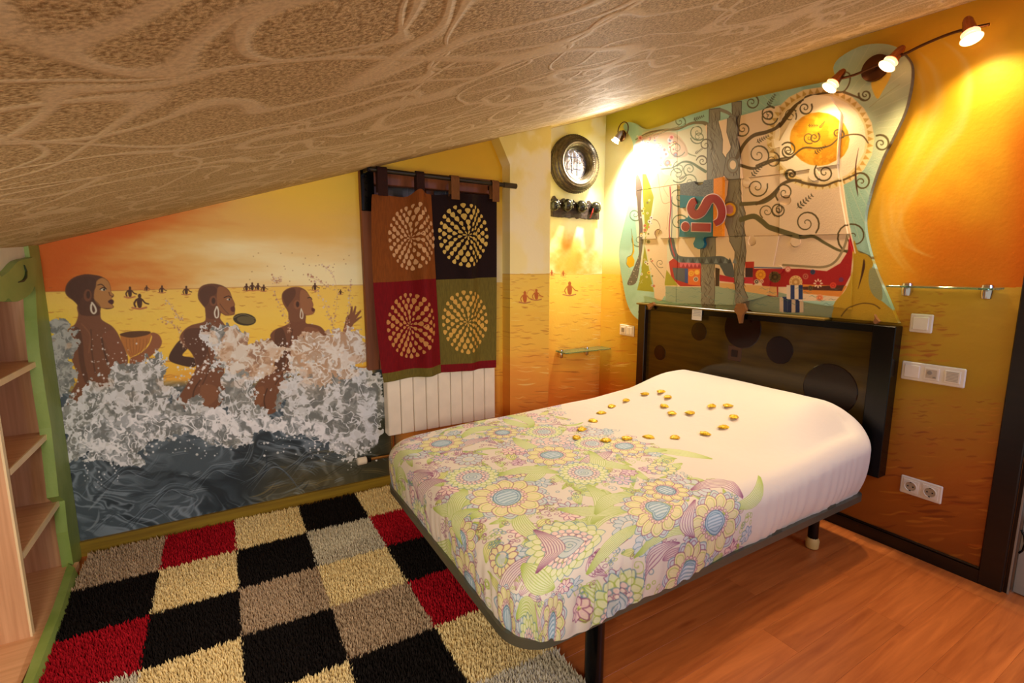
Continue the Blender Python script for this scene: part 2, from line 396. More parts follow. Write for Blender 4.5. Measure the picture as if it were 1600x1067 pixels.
# second
M.fill(a2([(992, 670), (935, 730), (905, 800), (950, 835), (1080, 860), (1090, 800), (1000, 780), (1040, 720)]), SKD)
M.fill(a2([(1165, 440), (1162, 510), (1148, 545), (1060, 570), (1005, 610), (980, 660), (1000, 700), (1045, 740), (1078, 790), (1096, 860), (1086, 930), (1040, 990), (1000, 1040), (960, 1120), (1180, 1180), (1300, 1050), (1290, 860), (1330, 720), (1330, 620), (1290, 560), (1262, 520), (1262, 470)]), SK)
M.fill(a8([(680, -20), (668, 50), (625, 125), (592, 190), (640, 240), (705, 250), (790, 180), (775, 110), (740, 40), (745, -20)]), SK); M.stroke(a8([(690, 100), (660, 150), (655, 215)]), 3, SKD, .7); M.fill(a8([(700, 120), (760, 130), (770, 180), (720, 220), (690, 190)]), SKL, .35)
M.fill(a2([(1010, 620), (1060, 590), (1140, 600), (1180, 680), (1160, 800), (1110, 860), (1080, 780), (1020, 700)]), (84, 50, 34), .7)
M.stroke(a2([(1190, 560), (1170, 700), (1190, 850), (1140, 980)]), 3, SKD, .5)
M.fill(a2([(1108, 350), (1122, 308), (1162, 286), (1220, 281), (1282, 296), (1326, 330), (1346, 380), (1364, 420), (1361, 440), (1350, 452), (1364, 475), (1355, 497), (1300, 502), (1262, 482), (1255, 520), (1170, 520), (1162, 460), (1140, 430), (1112, 390)]), (106, 66, 44), n=3)
M.fill(a2([(1245, 310), (1290, 305), (1326, 338), (1345, 380), (1362, 425), (1350, 445), (1362, 475), (1350, 495), (1300, 498), (1262, 470), (1240, 420)]), (150, 98, 58), n=3)
M.fill(a2([(1120, 340), (1160, 300), (1220, 300), (1240, 340), (1200, 380), (1160, 440), (1130, 400)]), (84, 50, 34), .7)
M.ell(*a2([(1214, 400)])[0], 6, 8, (130, 82, 54)); M.ell(*a2([(1216, 400)])[0], 3, 5, SKD)
M.stroke(a2([(1290, 378), (1320, 366), (1340, 378)]), 1.6, (44, 24, 18)); M.ell(*a2([(1322, 390)])[0], 3.2, 1.5, (214, 206, 190)); M.ell(*a2([(1327, 390)])[0], 1.4, 1.4, (30, 20, 16)); M.fill(a2([(1336, 446), (1362, 440), (1364, 474), (1340, 472)]), (96, 50, 38)); M.stroke(a2([(1260, 420), (1290, 460), (1320, 490)]), 1.5, SKD, .6)
M.stroke(a2([(1238, 440), (1224, 480), (1232, 515), (1248, 510), (1250, 470), (1242, 442)]), 3.0, (226, 222, 206))
M.ell(382, 499, 18, 9.5, (62, 52, 30), rot=.12); M.ell(384, 500, 14, 6, (104, 92, 56), rot=.12); M.stroke([(366, 496), (380, 491), (398, 498)], 1.2, (176, 164, 118), .7)
# third
M.fill(a3([(365, 660), (315, 735), (278, 800), (260, 868), (270, 895), (350, 872), (395, 815), (400, 760), (385, 690)]), SK)
M.fill(a3([(500, 480), (500, 545), (462, 575), (398, 600), (365, 640), (385, 690), (398, 760), (402, 830), (372, 890), (300, 945), (252, 1010), (225, 1100), (400, 1150), (480, 950), (560, 820), (640, 810), (672, 700), (740, 725), (790, 745), (770, 660), (722, 585), (655, 562), (612, 552), (605, 490)]), SK)
M.fill(a8([(1050, -20), (1015, 75), (952, 128), (926, 190), (960, 242), (1022, 256), (1066, 205), (1055, 125), (1110, 40), (1130, -20)]), SK); M.stroke(a8([(1000, 140), (985, 190), (995, 245)]), 3, SKD, .75); M.fill(a8([(940, 150), (985, 130), (980, 200), (950, 215)]), SKL, .35)
M.fill(a3([(400, 610), (450, 590), (480, 700), (470, 830), (420, 900), (395, 860), (410, 780), (395, 690)]), (84, 52, 34), .7)
M.stroke(a3([(520, 600), (500, 720), (480, 850), (400, 980)]), 3, SKD, .55); M.fill(a3([(600, 590), (680, 590), (730, 640), (740, 700), (680, 660), (620, 700)]), SKL, .45)
M.fill(a3([(445, 372), (457, 335), (500, 309), (560, 303), (610, 325), (640, 368), (656, 400), (665, 428), (660, 444), (676, 462), (664, 490), (620, 502), (605, 500), (600, 540), (500, 540), (490, 480), (455, 420)]), (128, 82, 54), n=3)
M.fill(a3([(575, 330), (612, 335), (640, 372), (664, 430), (660, 445), (674, 462), (660, 488), (618, 498), (575, 450)]), (158, 106, 68), n=3)
M.fill(a3([(452, 372), (470, 330), (530, 312), (540, 360), (500, 420), (480, 440)]), (92, 58, 38), .7)
M.ell(*a3([(552, 426)])[0], 5.5, 7.5, (146, 94, 62)); M.ell(*a3([(555, 424)])[0], 2.6, 4.5, SKD)
M.stroke(a3([(625, 380), (645, 376), (655, 390)]), 1.5, (44, 26, 18)); M.fill(a3([(655, 448), (676, 460), (664, 476), (652, 466)]), (98, 52, 40)); M.stroke(a3([(580, 455), (592, 490), (588, 522), (574, 510), (578, 462)]), 2.6, (222, 212, 190))
M.fill(a3([(866, 640), (872, 600), (884, 560), (892, 515), (918, 490), (926, 438), (938, 438), (938, 482), (954, 434), (964, 440), (954, 500), (990, 464), (999, 470), (962, 525), (1000, 505), (1000, 514), (944, 560), (922, 600), (918, 690), (880, 690)]), (140, 90, 58), smooth=False)
M.stroke(a3([(900, 500), (912, 540), (900, 590)]), 1.6, SKD, .6)
for k in range(4): M.stroke(a3([(870, 625+k*18), (895, 640+k*20), (922, 680+k*18)]), 1.4, [(206, 178, 110), (70, 48, 30)][k % 2])

# foam and spray
nf = .62*fbm(X*.05+1.5*fbm(X*.03, Y*.03, 3, 41), Y*.05+1.5*fbm(X*.03+9, Y*.03, 3, 42), 4, 43)+.38*fbm(X*.16+2*fbm(X*.07, Y*.07, 3, 47), Y*.16+2*fbm(X*.07+9, Y*.07, 3, 48), 3, 49)
ng = fbm(X*.095+2.6*fbm(X*.08, Y*.08, 3, 44), Y*.095+2.6*fbm(X*.08+9, Y*.08, 3, 45), 3, 46)
worm = 1-np.abs(2*fbm(X*.10+2.4*fbm(X*.07, Y*.07, 2, 51), Y*.10+2.4*fbm(X*.07+3, Y*.07, 2, 52), 2, 53)-1)
def foam(poly, soft, dens, lo=(150, 152, 148), hi=(226, 228, 232), shade=(108, 112, 110)):
    m = M.field(poly, soft)
    e = m*1.15+(nf-.5)*2.6*(1-np.abs(2*m-1)*.25)
    a = ss(1-dens, 1-dens+.05, e)*ss(.02, .2, m)
    k = M.img*(1-a[..., None])+np.asarray(lo, float)*a[..., None]
    k = mixc(k, shade, a*ss(.44, .34, ng)*.7)
    k = mixc(k, hi, a*ss(.80, .90, worm+(ng-.5)*.3))
    k = mixc(k, hi, a*ss(.50, .62, ng)*.85)
    k = mixc(k, (212, 170, 132), a*ss(.60, .70, fbm(X*.04, Y*.05, 3, 71))*.45*ss(640, 560, Y))
    M.img[:] = k
foam([(74, 512), (104, 500), (116, 525), (110, 560), (122, 590), (104, 615), (84, 640)], 14, .52, (146, 148, 144), (180, 182, 178))
foam([(100, 640), (130, 610), (142, 585), (165, 600), (180, 575), (215, 565), (250, 560), (262, 600), (285, 640), (306, 628), (322, 640), (350, 640), (352, 600), (330, 545), (322, 520), (345, 510), (390, 535), (420, 565), (405, 590), (396, 630), (418, 648), (440, 640), (446, 600), (470, 565), (500, 560), (530, 545), (560, 570), (594, 600), (598, 660), (580, 690), (552, 712), (515, 705), (490, 672), (455, 678), (420, 668), (380, 690), (345, 690), (310, 668), (270, 678), (230, 690), (214, 720), (180, 726), (145, 712), (112, 718), (100, 690)], 22, .60)
foam([(120, 690), (150, 660), (200, 650), (240, 640), (300, 655), (340, 640), (400, 655), (440, 650), (500, 660), (520, 690), (545, 705), (500, 690), (420, 672), (340, 688), (280, 668), (220, 690), (190, 725), (140, 712)], 12, .60, (176, 180, 184), (244, 244, 248))
foam([(440, 560), (480, 520), (520, 505), (560, 520), (575, 560), (540, 590), (480, 600)], 30, .38, (196, 172, 150), (236, 230, 222), (190, 150, 116))
foam([(330, 535), (350, 520), (400, 530), (440, 545), (430, 580), (380, 590), (345, 570)], 24, .40, (196, 166, 140), (234, 228, 218), (150, 112, 88))
r = np.random.default_rng(12)
def spray(pts, n, spread, size, cols):
    P = spline(pts, 8)
    for _ in range(n):
        p = P[r.integers(len(P))]; x = p[0]+r.normal()*spread; y = p[1]+r.normal()*spread; q = size*(.35+r.random()**2)
        M.ell(x, y, q, q*(.8+.4*r.random()), cols[r.integers(len(cols))], .9, n=8)
WH = [(240, 240, 244), (214, 216, 216), (248, 248, 250)]
spray([(110, 620), (200, 560), (300, 590), (330, 560), (400, 590), (470, 560), (590, 600)], 260, 12, 1.9, WH)
spray([(110, 690), (200, 700), (300, 690), (420, 690), (520, 700), (575, 700)], 200, 11, 1.9, WH)
spray([(150, 520), (170, 560), (150, 600)], 26, 12, 1.3, WH); spray([(320, 520), (310, 560), (320, 600)], 30, 11, 1.4, WH); spray([(450, 520), (460, 560), (450, 600)], 34, 12, 1.4, WH)
PK = [(206, 168, 140), (226, 206, 186), (182, 128, 96)]
for p in ([(428, 455), (436, 475), (450, 500), (452, 520)], [(425, 430), (432, 440), (440, 432)], [(505, 415), (520, 430), (527, 460), (522, 500)], [(495, 455), (510, 480), (520, 510)], [(548, 440), (545, 480), (540, 520)], [(250, 498), (275, 510), (282, 530), (290, 545)], [(262, 470), (275, 490), (285, 500)], [(480, 430), (500, 440), (515, 450)]):
    spray(p, 46, 2.4, 1.25, PK); M.stroke(p, 1.1, PK[0], .55)
for _ in range(40):
    x, y = 390+r.random()*160, 395+r.random()*60; M.ell(x, y, .7+.5*r.random(), .8, (150, 110, 70), .7, n=6)
for x, y in [(135, 735), (158, 745), (182, 735), (205, 712), (320, 700), (490, 700), (548, 718)]:
    for k in range(7): M.ell(x+r.normal()*4, y-8+k*4, 1.4-.12*k, 1.6-.12*k, (240, 240, 246), n=7)
m_mural = img_mat('mural_paint', M)

# --- the column, the alcove and the bed wall: sea at sunset
def sunset(cv, hor, x0, x1, n, seed, dusk=0):
    nz = fbm(cv.PX*.03, cv.PY*.02, 4, seed)
    cv.img[:] = (252, 238, 168)
    cv.img[:] = mixc(cv.img, (254, 244, 206), ss(.4, .65, nz)*.7)
    cv.img[:] = mixc(cv.img, (238, 214, 96), ss(.55, .38, nz)*ss(330, 230, cv.PY)*.6)
    sea(cv, hor, [(0, (244, 206, 96)), (40, (248, 208, 84)), (110, (244, 190, 72)), (160, (236, 158, 60)), (220, (226, 136, 50)), (400, (160, 76, 20))])
    waves(cv, x0, x1, hor, 660, n, ORW, 1.0, seed)
    cv.stroke([(x0, hor), ((x0+x1)/2, hor+1), (x1, hor)], 1.3, (196, 128, 50), .6)
KC = Canvas(1, YC, XC0-.02, XC1+.02, 0, 2.4, 400); sunset(KC, 428, 790, 862, 170, 61)
for x, y, q in [(820, 466, 3.4), (838, 462, 3.2)]: swimmer(KC, x, y, q, (196, 104, 44))
KC.stroke([(822, 462), (826, 454), (832, 453), (837, 458)], 1.4, (226, 140, 70)); m_col = img_mat('column_paint', KC)
KR = Canvas(1, YR, XC1-.06, XB+.02, 0, 2.6, 400); sunset(KR, 428, 855, 945, 190, 62)
KR.img[:] = mixc(KR.img, (240, 160, 50), ss(52, 8, np.hypot((KR.PX-890)*.9, (KR.PY-412))+(fbm(KR.PX*.06, KR.PY*.06, 4, 5)-.5)*46)*(KR.PY < 428)*.85)
waves(KR, 905, 945, 430, 610, 60, [(252, 236, 190), (250, 220, 150)], .8, 64)
for x, y, q in [(890, 453, 4), (862, 427, 1.6), (880, 428, 1.6)]: swimmer(KR, x, y, q, (176, 96, 40))
m_alc = img_mat('alcove_paint', KR)
KB = Canvas(0, XB, .5, YR+.02, 0, 2.55, 400)
X, Y = KB.PX, KB.PY
nz = fbm(X*.012, Y*.012, 5, 81); nb = fbm(X*.03, Y*.03, 4, 82)
KB.img[:] = (214, 178, 60)
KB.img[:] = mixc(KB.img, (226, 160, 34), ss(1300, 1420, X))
KB.img[:] = mixc(KB.img, (248, 196, 44), ss(230, 90, np.hypot((X-1545)*.8, Y-180))*.6)  # third spotlight's pool on the wall, painted in as brighter yellow
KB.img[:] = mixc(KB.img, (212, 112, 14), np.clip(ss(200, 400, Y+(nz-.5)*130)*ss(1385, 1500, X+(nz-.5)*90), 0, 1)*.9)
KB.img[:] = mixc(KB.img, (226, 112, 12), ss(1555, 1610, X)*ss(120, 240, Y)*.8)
KB.img[:] = mixc(KB.img, (198, 206, 66), ss(1150, 1000, X)*ss(260, 190, Y)*.6)
KB.img[:] = mixc(KB.img, (252, 244, 200), ss(1030, 980, X)*ss(450, 390, Y)*ss(190, 225, Y)*.9)  # pale strip by the corner, with the corner lamp's glow painted into it
for k, (p, wdt) in enumerate([([(1476, 62), (1505, 90), (1512, 130), (1500, 190), (1470, 230), (1440, 270), (1405, 330), (1400, 380)], 9), ([(1440, 80), (1462, 110), (1466, 160), (1440, 220), (1410, 280), (1390, 330)], 6), ([(1425, 90), (1446, 130), (1440, 190), (1412, 250)], 4), ([(1388, 300), (1384, 340), (1396, 385), (1420, 420)], 6), ([(1400, 300), (1402, 345), (1420, 380), (1450, 395)], 4)]):
    for j in range(6):
        KB.stroke([(a_+(j-2.5)*3.2+2*math.sin(k+j), b_+j*1.5) for a_, b_ in p], wdt*1.15, (236, 206, 140), .13, taper=2, soft=2.2)
d = sea(KB, np.where(X < 1200, 427+(X-938)*.06, 448.), [(0, (216, 172, 60)), (60, (194, 150, 42)), (150, (178, 138, 30)), (220, (176, 118, 30)), (300, (176, 98, 28)), (420, (140, 74, 22))])
KB.img[:] = mixc(KB.img, (250, 206, 84), ss(1010, 940, X)*(d > 0)*ss(600, 540, Y)*.8)
KB.img[:] = mixc(KB.img, (206, 112, 36), ss(1010, 940, X)*ss(560, 610, Y)*.8)
waves(KB, 936, 1004, 428, 610, 150, ORW, 1.0, 91)
waves(KB, 1385, 1470, 452, 560, 90, [(150, 78, 24), (170, 96, 28), (196, 120, 44)], 1.1, 92)
waves(KB, 1360, 1560, 620, 880, 190, [(150, 72, 22), (206, 136, 44), (186, 106, 34), (120, 56, 18)], 1.9, 93)
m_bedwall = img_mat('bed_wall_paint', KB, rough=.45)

# ------------------------------------------------------------------ the picture on the jigsaw relief above the bed
XA = XB-.045                                    # plane of the relief's face
A = Canvas(0, XA, .93, 2.98, .95, 2.42, 520)
X, Y = A.PX, A.PY
b6 = sheet(960, 130, .2531); b7 = sheet(1180, 20, .225); b8 = sheet(960, 340, .18125); b1 = sheet(1180, 230, .2625)
nz = fbm(X*.03, Y*.03, 4, 101)
A.img[:] = (150, 190, 168); A.img[:] = mixc(A.img, (176, 214, 200), ss(.4, .65, nz)*.6); A.img[:] = mixc(A.img, (182, 184, 140), ss(1280, 1380, X)*ss(330, 200, Y)*.8)
for k in range(60):                             # brushed rays round the sun on the backing board
    an = k*.105; A.stroke([(1279+92*math.cos(an), 216+88*math.sin(an)), (1279+170*math.cos(an+.05), 216+170*math.sin(an+.05))], 1.2, (214, 212, 176), .45)
CREAM = (232, 204, 166)
cream = [(992, 222), (1060, 205), (1152, 181), (1218, 163), (1250, 150), (1290, 150), (1314, 178), (1308, 246), (1322, 345), (1334, 395), (1330, 470), (1040, 470), (1000, 372), (993, 300)]
A.fill(cream, CREAM, smooth=False)
A.fill([(992, 222), (1060, 205), (1100, 195), (1100, 290), (1060, 320), (1050, 400), (1000, 420)], (206, 206, 178), .8)
for _ in range(26):
    A.ell(1010+rng.random()*300, 190+rng.random()*260, 14+20*rng.random(), 8+12*rng.random(), (222, 190, 150), .25, soft=8)
# sun
A.ell(1279, 216, 84, 81, (238, 214, 160)); A.ell(1279, 216, 84, 81, (214, 190, 120), .25)
for k in range(46):
    an = 2*PI*k/46; q = .055
    A.fill([(1279+74*math.cos(an-q), 216+72*math.sin(an-q)), (1279+83*math.cos(an), 216+80*math.sin(an)), (1279+74*math.cos(an+q), 216+72*math.sin(an+q))], (196, 158, 78), smooth=False)
A.ell(1279, 216, 71, 69, (246, 228, 190)); A.ell(1279, 217, 45, 42, (206, 138, 22))
A.blend(0, 0, A.field([(1279+45*math.cos(t), 217+42*math.sin(t)) for t in np.linspace(0, 6.2, 16)], 2)*ss(.45, .6, fbm(X*.09, Y*.09, 4, 7))*.6, (234, 178, 52))
for k in range(9): A.stroke([(1240+k*3, 190+k*7), (1279, 192+k*7), (1318-k*3, 188+k*7)], .8, (170, 104, 14), .3)
# trunks
TR, TD = (132, 126, 108), (60, 46, 32)
trunkA = b6([(572, 158), (640, 150), (638, 240), (655, 300), (665, 350), (662, 430), (690, 470), (680, 560), (640, 600), (620, 640), (625, 950)])+b8([(862, 170), (866, 300), (852, 480), (858, 640), (850, 760), (738, 760), (742, 600), (735, 450), (735, 270)])+b6([(545, 950), (570, 800), (568, 600)])
trunkB = b6([(712, 112), (772, 108), (770, 200), (755, 330), (772, 420), (770, 520), (770, 640), (775, 720), (800, 800), (790, 880), (800, 950)])+b8([(1115, 140), (1132, 290), (1112, 470), (1110, 620), (1146, 690), (1140, 780), (1030, 790), (1040, 640), (1022, 560), (1032, 290), (985, 200)])+b6([(706, 960), (690, 900), (660, 830), (672, 740), (690, 690), (700, 600), (670, 560), (690, 440), (720, 400), (690, 300), (695, 205), (716, 190)])
for t_ in (trunkA, trunkB):
    A.fill(t_, TR, smooth=False); f = A.field(t_, 1.5) if False else None
    A.stroke(list(t_)+[t_[0]], 1.8, TD, .9, smooth=False)
def bark(x0, y0, x1, y1, w0, n, seed):
    r = np.random.default_rng(seed)
    for _ in range(n):
        t = r.random(); L = .10+.22*r.random(); o = (r.random()-.5)*w0
        pts = [(x0+(x1-x0)*q+o+2.0*math.sin(q*23+o), y0+(y1-y0)*q) for q in np.linspace(t, min(1, t+L), 5)]
        A.stroke(pts, .9+1.3*r.random(), [TD, (96, 80, 58), (176, 164, 138)][r.integers(3)], .75, taper=2)
bark(1113, 170, 1118, 280, 13, 60, 1); bark(1105, 372, 1103, 474, 17, 60, 2); bark(1146, 160, 1146, 275, 13, 60, 3); bark(1147, 275, 1152, 372, 15, 60, 4); bark(1156, 375, 1155, 478, 15, 60, 5)
A.ell(*b6([(728, 505)])[0], 10, 13, (112, 96, 72)); A.ell(*b6([(728, 505)])[0], 8, 11, TR); A.ell(*b6([(728, 503)])[0], 5, 7, CREAM)
A.ell(*b6([(708, 778)])[0], 12, 13, (112, 92, 66)); A.ell(*b6([(706, 778)])[0], 9.5, 10.5, (240, 176, 40)); A.ell(*b6([(702, 778)])[0], 6.5, 7.5, (226, 150, 150))
for k in range(5): A.stroke(b6([(676, 762+k*8), (728, 762+k*8)]), .8, (150, 40, 60), .8, smooth=False)
BR = (98, 78, 42); BRG = (92, 104, 66)
def branch(p, w0, col=BR, tp=.6):
    w0 *= 1.35
    A.stroke(p, w0+1, (66, 54, 28), .55, taper=tp); A.stroke(p, w0, col, 1, taper=tp)
branch(b6([(560, 250), (530, 240), (460, 245), (380, 280), (300, 285), (200, 302), (120, 345)]), 7, (124, 110, 74))
branch(b6([(575, 265), (620, 310), (655, 350)]), 5, TR, .2); branch(b6([(640, 160), (690, 180), (725, 210)]), 6, TR, .2)
branch(b6([(345, 320), (390, 340), (430, 380), (450, 430), (500, 450)]), 4, (120, 130, 84)); branch(b6([(560, 545), (520, 520), (470, 490), (420, 485), (350, 520), (270, 530)]), 6, BRG)
branch(b6([(755, 455), (790, 380), (850, 322), (930, 300), (1000, 268), (1050, 210), (1110, 130)])+b7([(180, 735), (260, 640), (330, 605)]), 9)
branch(b6([(770, 505), (850, 525), (920, 500), (1000, 470), (1100, 455)]), 6); branch(b6([(775, 745), (850, 740), (920, 730), (980, 690), (1020, 630), (1100, 600), (1146, 600)]), 8, (104, 92, 58))
branch(b6([(775, 840), (850, 820), (900, 850), (950, 890), (1040, 920), (1140, 948)])+b1([(70, 470), (180, 515), (270, 535), (340, 530), (410, 570), (500, 615), (580, 615), (650, 640), (690, 665)]), 11, (104, 96, 58), .8)
branch(b1([(0, 335), (80, 290), (150, 222), (220, 195), (300, 215), (400, 228), (470, 205), (530, 185), (590, 155)]), 6); branch(b7([(0, 1060), (100, 1022), (220, 1020), (330, 940), (430, 940), (520, 920), (590, 860), (660, 840), (730, 850), (770, 900)]), 4)
branch(b7([(0, 840), (110, 810), (180, 740), (270, 630), (400, 565), (520, 548), (600, 540), (640, 480), (640, 420), (600, 400)]), 4); branch(b7([(600, 545), (680, 575), (740, 600)]), 3.5)
for fr, lst in ((b6, [(835, 115, 40, 1), (945, 205, 45, 1), (785, 280, 38, -1), (880, 440, 58, -1), (870, 640, 55, 1), (510, 300, 44, 1), (390, 235, 34, -1), (460, 530, 32, 1), (385, 560, 48, 1), (325, 490, 25, -1), (1075, 410, 40, 1), (1085, 560, 34, 1), (1010, 780, 38, -1), (115, 810, 34, 1), (140, 970, 38, -1), (395, 700, 50, 1), (395, 860, 46, -1), (560, 380, 36, -1), (540, 480, 30, 1)]),
                (b1, [(410, 150, 50, -1), (215, 160, 28, 1), (620, 205, 48, 1), (130, 370, 34, 1), (300, 450, 66, -1), (575, 530, 82, 1), (170, 270, 50, 1)]),
                (b7, [(410, 865, 32, 1), (570, 838, 28, -1), (225, 960, 40, 1), (750, 565, 38, -1), (345, 660, 42, 1), (85, 700, 46, -1), (860, 905, 52, 1)])):
    for cx, cy, q, d_ in lst:
        (x, y), = fr([(cx, cy)]); k = fr([(1, 0)])[0][0]-fr([(0, 0)])[0][0]
        A.stroke(spiral(x, y, q*k*1.15, 1.7, rng.random()*6, d_), 4.2, (84, 70, 36) if x > 1090 else (96, 110, 76), .95, smooth=False, taper=.6)
def sprig(x, y, an, L, n=6, col=(60, 50, 26)):
    ux, uy = math.cos(an), -math.sin(an); A.stroke([(x, y), (x+ux*L, y+uy*L)], .9, col, .9, smooth=False)
    for k in range(n):
        for sg in (-1, 1):
            t = (k+.6)/n*L; q = L*.17*(1-.5*k/n); bx, by = x+ux*t, y+uy*t; lx, ly = bx+ux*q*.6-sg*uy*q, by+uy*q*.6+sg*ux*q
            A.ell((bx+lx)/2, (by+ly)/2, q*.62, q*.22, col, .95, rot=math.atan2(ly-by, lx-bx), n=8)
for x, y, an, L in [(1196, 165, 1.0, 22), (1080, 187, .4, 18), (1180, 222, .5, 22), (1172, 275, .8, 26), (1272, 240, .6, 22), (1244, 325, .7, 32), (1280, 200, .9, 14), (1022, 402, 1.0, 22), (1085, 240, .6, 14), (1060, 280, .5, 14), (1262, 196, 0, 16)]: sprig(x, y, an, L)
# water, boat, patchwork
A.fill(b8([(430, 590), (740, 600), (1040, 580), (1400, 640), (1600, 690)])+b1([(280, 925), (420, 945), (470, 935), (500, 1067), (0, 1067)])+b8([(1000, 790), (430, 720)]), (150, 166, 138), smooth=False)
for _ in range(60):
    x, y = 1045+rng.random()*250, 450+rng.random()*34; A.stroke([(x, y), (x+4, y-1.6), (x+8, y), (x+12, y-1.4)], 1.2, [(104, 140, 126), (190, 196, 160), (120, 150, 130)][rng.integers(3)], .7, taper=2)
A.fill(b8([(455, 180), (500, 180), (520, 270), (560, 330), (740, 340), (900, 330), (960, 350), (1010, 400), (1022, 510), (950, 500), (910, 430), (860, 400), (560, 405), (500, 350), (470, 280)]), (84, 92, 96))
for k in range(13): x = 530+k*40; A.fill(b8([(x, 392), (x+18, 345), (x+36, 392)]), [(120, 132, 136), (60, 64, 68)][k % 2], smooth=False)
A.fill(b8([(460, 380), (500, 350), (560, 395), (740, 395), (740, 590), (560, 590), (480, 520)]), (176, 34, 34), smooth=False); A.fill(b8([(555, 385), (735, 392), (735, 432), (555, 425)]), (214, 96, 110), smooth=False)
for k in range(5): A.fill(b8([(570+k*34, 432), (587+k*34, 396), (604+k*34, 432)]), (160, 30, 50), smooth=False)
A.fill(b8([(490, 430), (600, 436), (600, 560), (510, 530)]), (84, 88, 96), smooth=False); A.fill(b8([(600, 436), (628, 438), (628, 566), (600, 560)]), (44, 70, 140), smooth=False); A.fill(b8([(628, 440), (732, 440), (732, 588), (628, 575)]), (222, 110, 44), smooth=False)
A.fill(b8([(862, 430), (900, 440), (896, 590), (862, 590)]), (64, 44, 30), smooth=False); A.fill(b8([(900, 490), (1030, 520), (1190, 510), (1190, 570), (1030, 560), (900, 545)]), (196, 40, 56), smooth=False)
A.fill(b8([(1125, 380), (1200, 378), (1200, 470), (1125, 470)]), (188, 50, 34), smooth=False); A.fill(b8([(1125, 432), (1190, 432), (1190, 512), (1125, 512)]), (60, 34, 40), smooth=False)
A.fill(b8([(1190, 440), (1600, 440)])+b1([(420, 737), (500, 690), (545, 620), (552, 515), (576, 600), (562, 760), (525, 830), (130, 830), (130, 890), (70, 885), (30, 800)])+b8([(1190, 580)]), (166, 26, 30), smooth=False)
A.stroke(b8([(1200, 428), (1440, 434)]), 3, (70, 96, 130), 1, smooth=False); A.stroke(b1([(160, 700), (280, 708), (400, 712), (470, 680), (520, 600), (545, 520)]), 6, (150, 132, 96), 1)
A.fill(b1([(270, 815), (540, 825), (500, 890), (280, 870)]), (222, 138, 56), smooth=False); A.fill(b1([(275, 830), (525, 820), (510, 855), (280, 848)]), (84, 44, 30), smooth=False); A.fill(b8([(900, 560), (1390, 595), (1395, 680), (900, 600)]), (222, 172, 104), smooth=False)
for (cx, cy), q, c1, c2 in [(b1([(30, 758)])[0], 8, (236, 160, 40), (214, 130, 24)), (b1([(112, 772)])[0], 9, (110, 84, 40), (70, 54, 30)), (b1([(235, 802)])[0], 10.5, (226, 186, 120), (190, 140, 76)), (b1([(188, 726)])[0], 4.6, (214, 110, 96), (240, 200, 170)), (b1([(293, 768)])[0], 4.5, (206, 130, 96), (150, 40, 40)), (b1([(336, 742)])[0], 4, (70, 84, 120), (40, 40, 60)), (b1([(457, 822)])[0], 5, (222, 80, 50), (190, 40, 30)), (b1([(378, 895)])[0], 5.5, (240, 170, 120), (226, 110, 60)), (b1([(505, 788)])[0], 3.6, (90, 60, 120), (140, 40, 60)), (b1([(322, 838)])[0], 4, (120, 100, 60), (70, 50, 30)), (b8([(1222, 552)])[0], 4, (240, 226, 190), (60, 40, 30)), (b8([(1265, 548)])[0], 3.4, (240, 226, 190), (180, 90, 60)), (b8([(695, 530)])[0], 4, (240, 226, 200), (90, 60, 50)), (b8([(655, 480)])[0], 4.6, (240, 180, 60), (222, 140, 40)), (b8([(705, 470)])[0], 4.2, (236, 166, 50), (250, 200, 90))]:
    A.ell(cx, cy, q, q, c1); A.ell(cx, cy, q*.6, q*.6, c2); A.ell(cx, cy, q*.25, q*.25, c1)
    for k in range(12): A.ell(cx+q*.8*math.cos(k*.524), cy+q*.8*math.sin(k*.524), q*.1, q*.1, c2, n=6)
for k in range(8): A.ell(b1([(368, 810)])[0][0]+5.2*math.cos(k*.785), b1([(368, 810)])[0][1]+5.2*math.sin(k*.785), 2.4, 1.3, (238, 214, 180), rot=k*.785, n=8)
for k, c1 in enumerate([(226, 206, 180), (40, 62, 110), (226, 206, 180), (34, 54, 104), (226, 206, 180), (34, 54, 104)]):
    A.fill(b1([(132+k*24, 820 if k > 1 else 890), (156+k*24, 820 if k > 1 else 890), (156+k*24, 985), (132+k*24, 978)]), c1, smooth=False)
    if k > 1: A.fill(b1([(132+k*24, 905), (156+k*24, 905), (156+k*24, 984), (132+k*24, 984)]), [(34, 54, 104), (226, 206, 180)][k % 2], smooth=False)
for t_, bk in ((b8([(738, 520), (856, 520), (858, 640), (850, 780), (736, 780), (742, 640)]), (1104, 430, 1104, 478, 17, 40, 11)), (b8([(1024, 500), (1112, 500), (1112, 610), (1148, 690), (1140, 800), (1030, 800), (1038, 640)]), (1157, 430, 1157, 482, 15, 40, 12))):
    A.fill(t_, TR, smooth=False); A.stroke(t_[1:4], 1.8, TD, .9, smooth=False); A.stroke([t_[0], t_[-1]], 1.8, TD, .9, smooth=False); bark(*bk)
for k in range(26):
    y = 452+(k % 5)*6; x = 1020+k*11; A.stroke([(x, y), (x+5, y-2.4), (x+10, y), (x+16, y-2)], 1.6, (92, 132, 124), .7, taper=2)
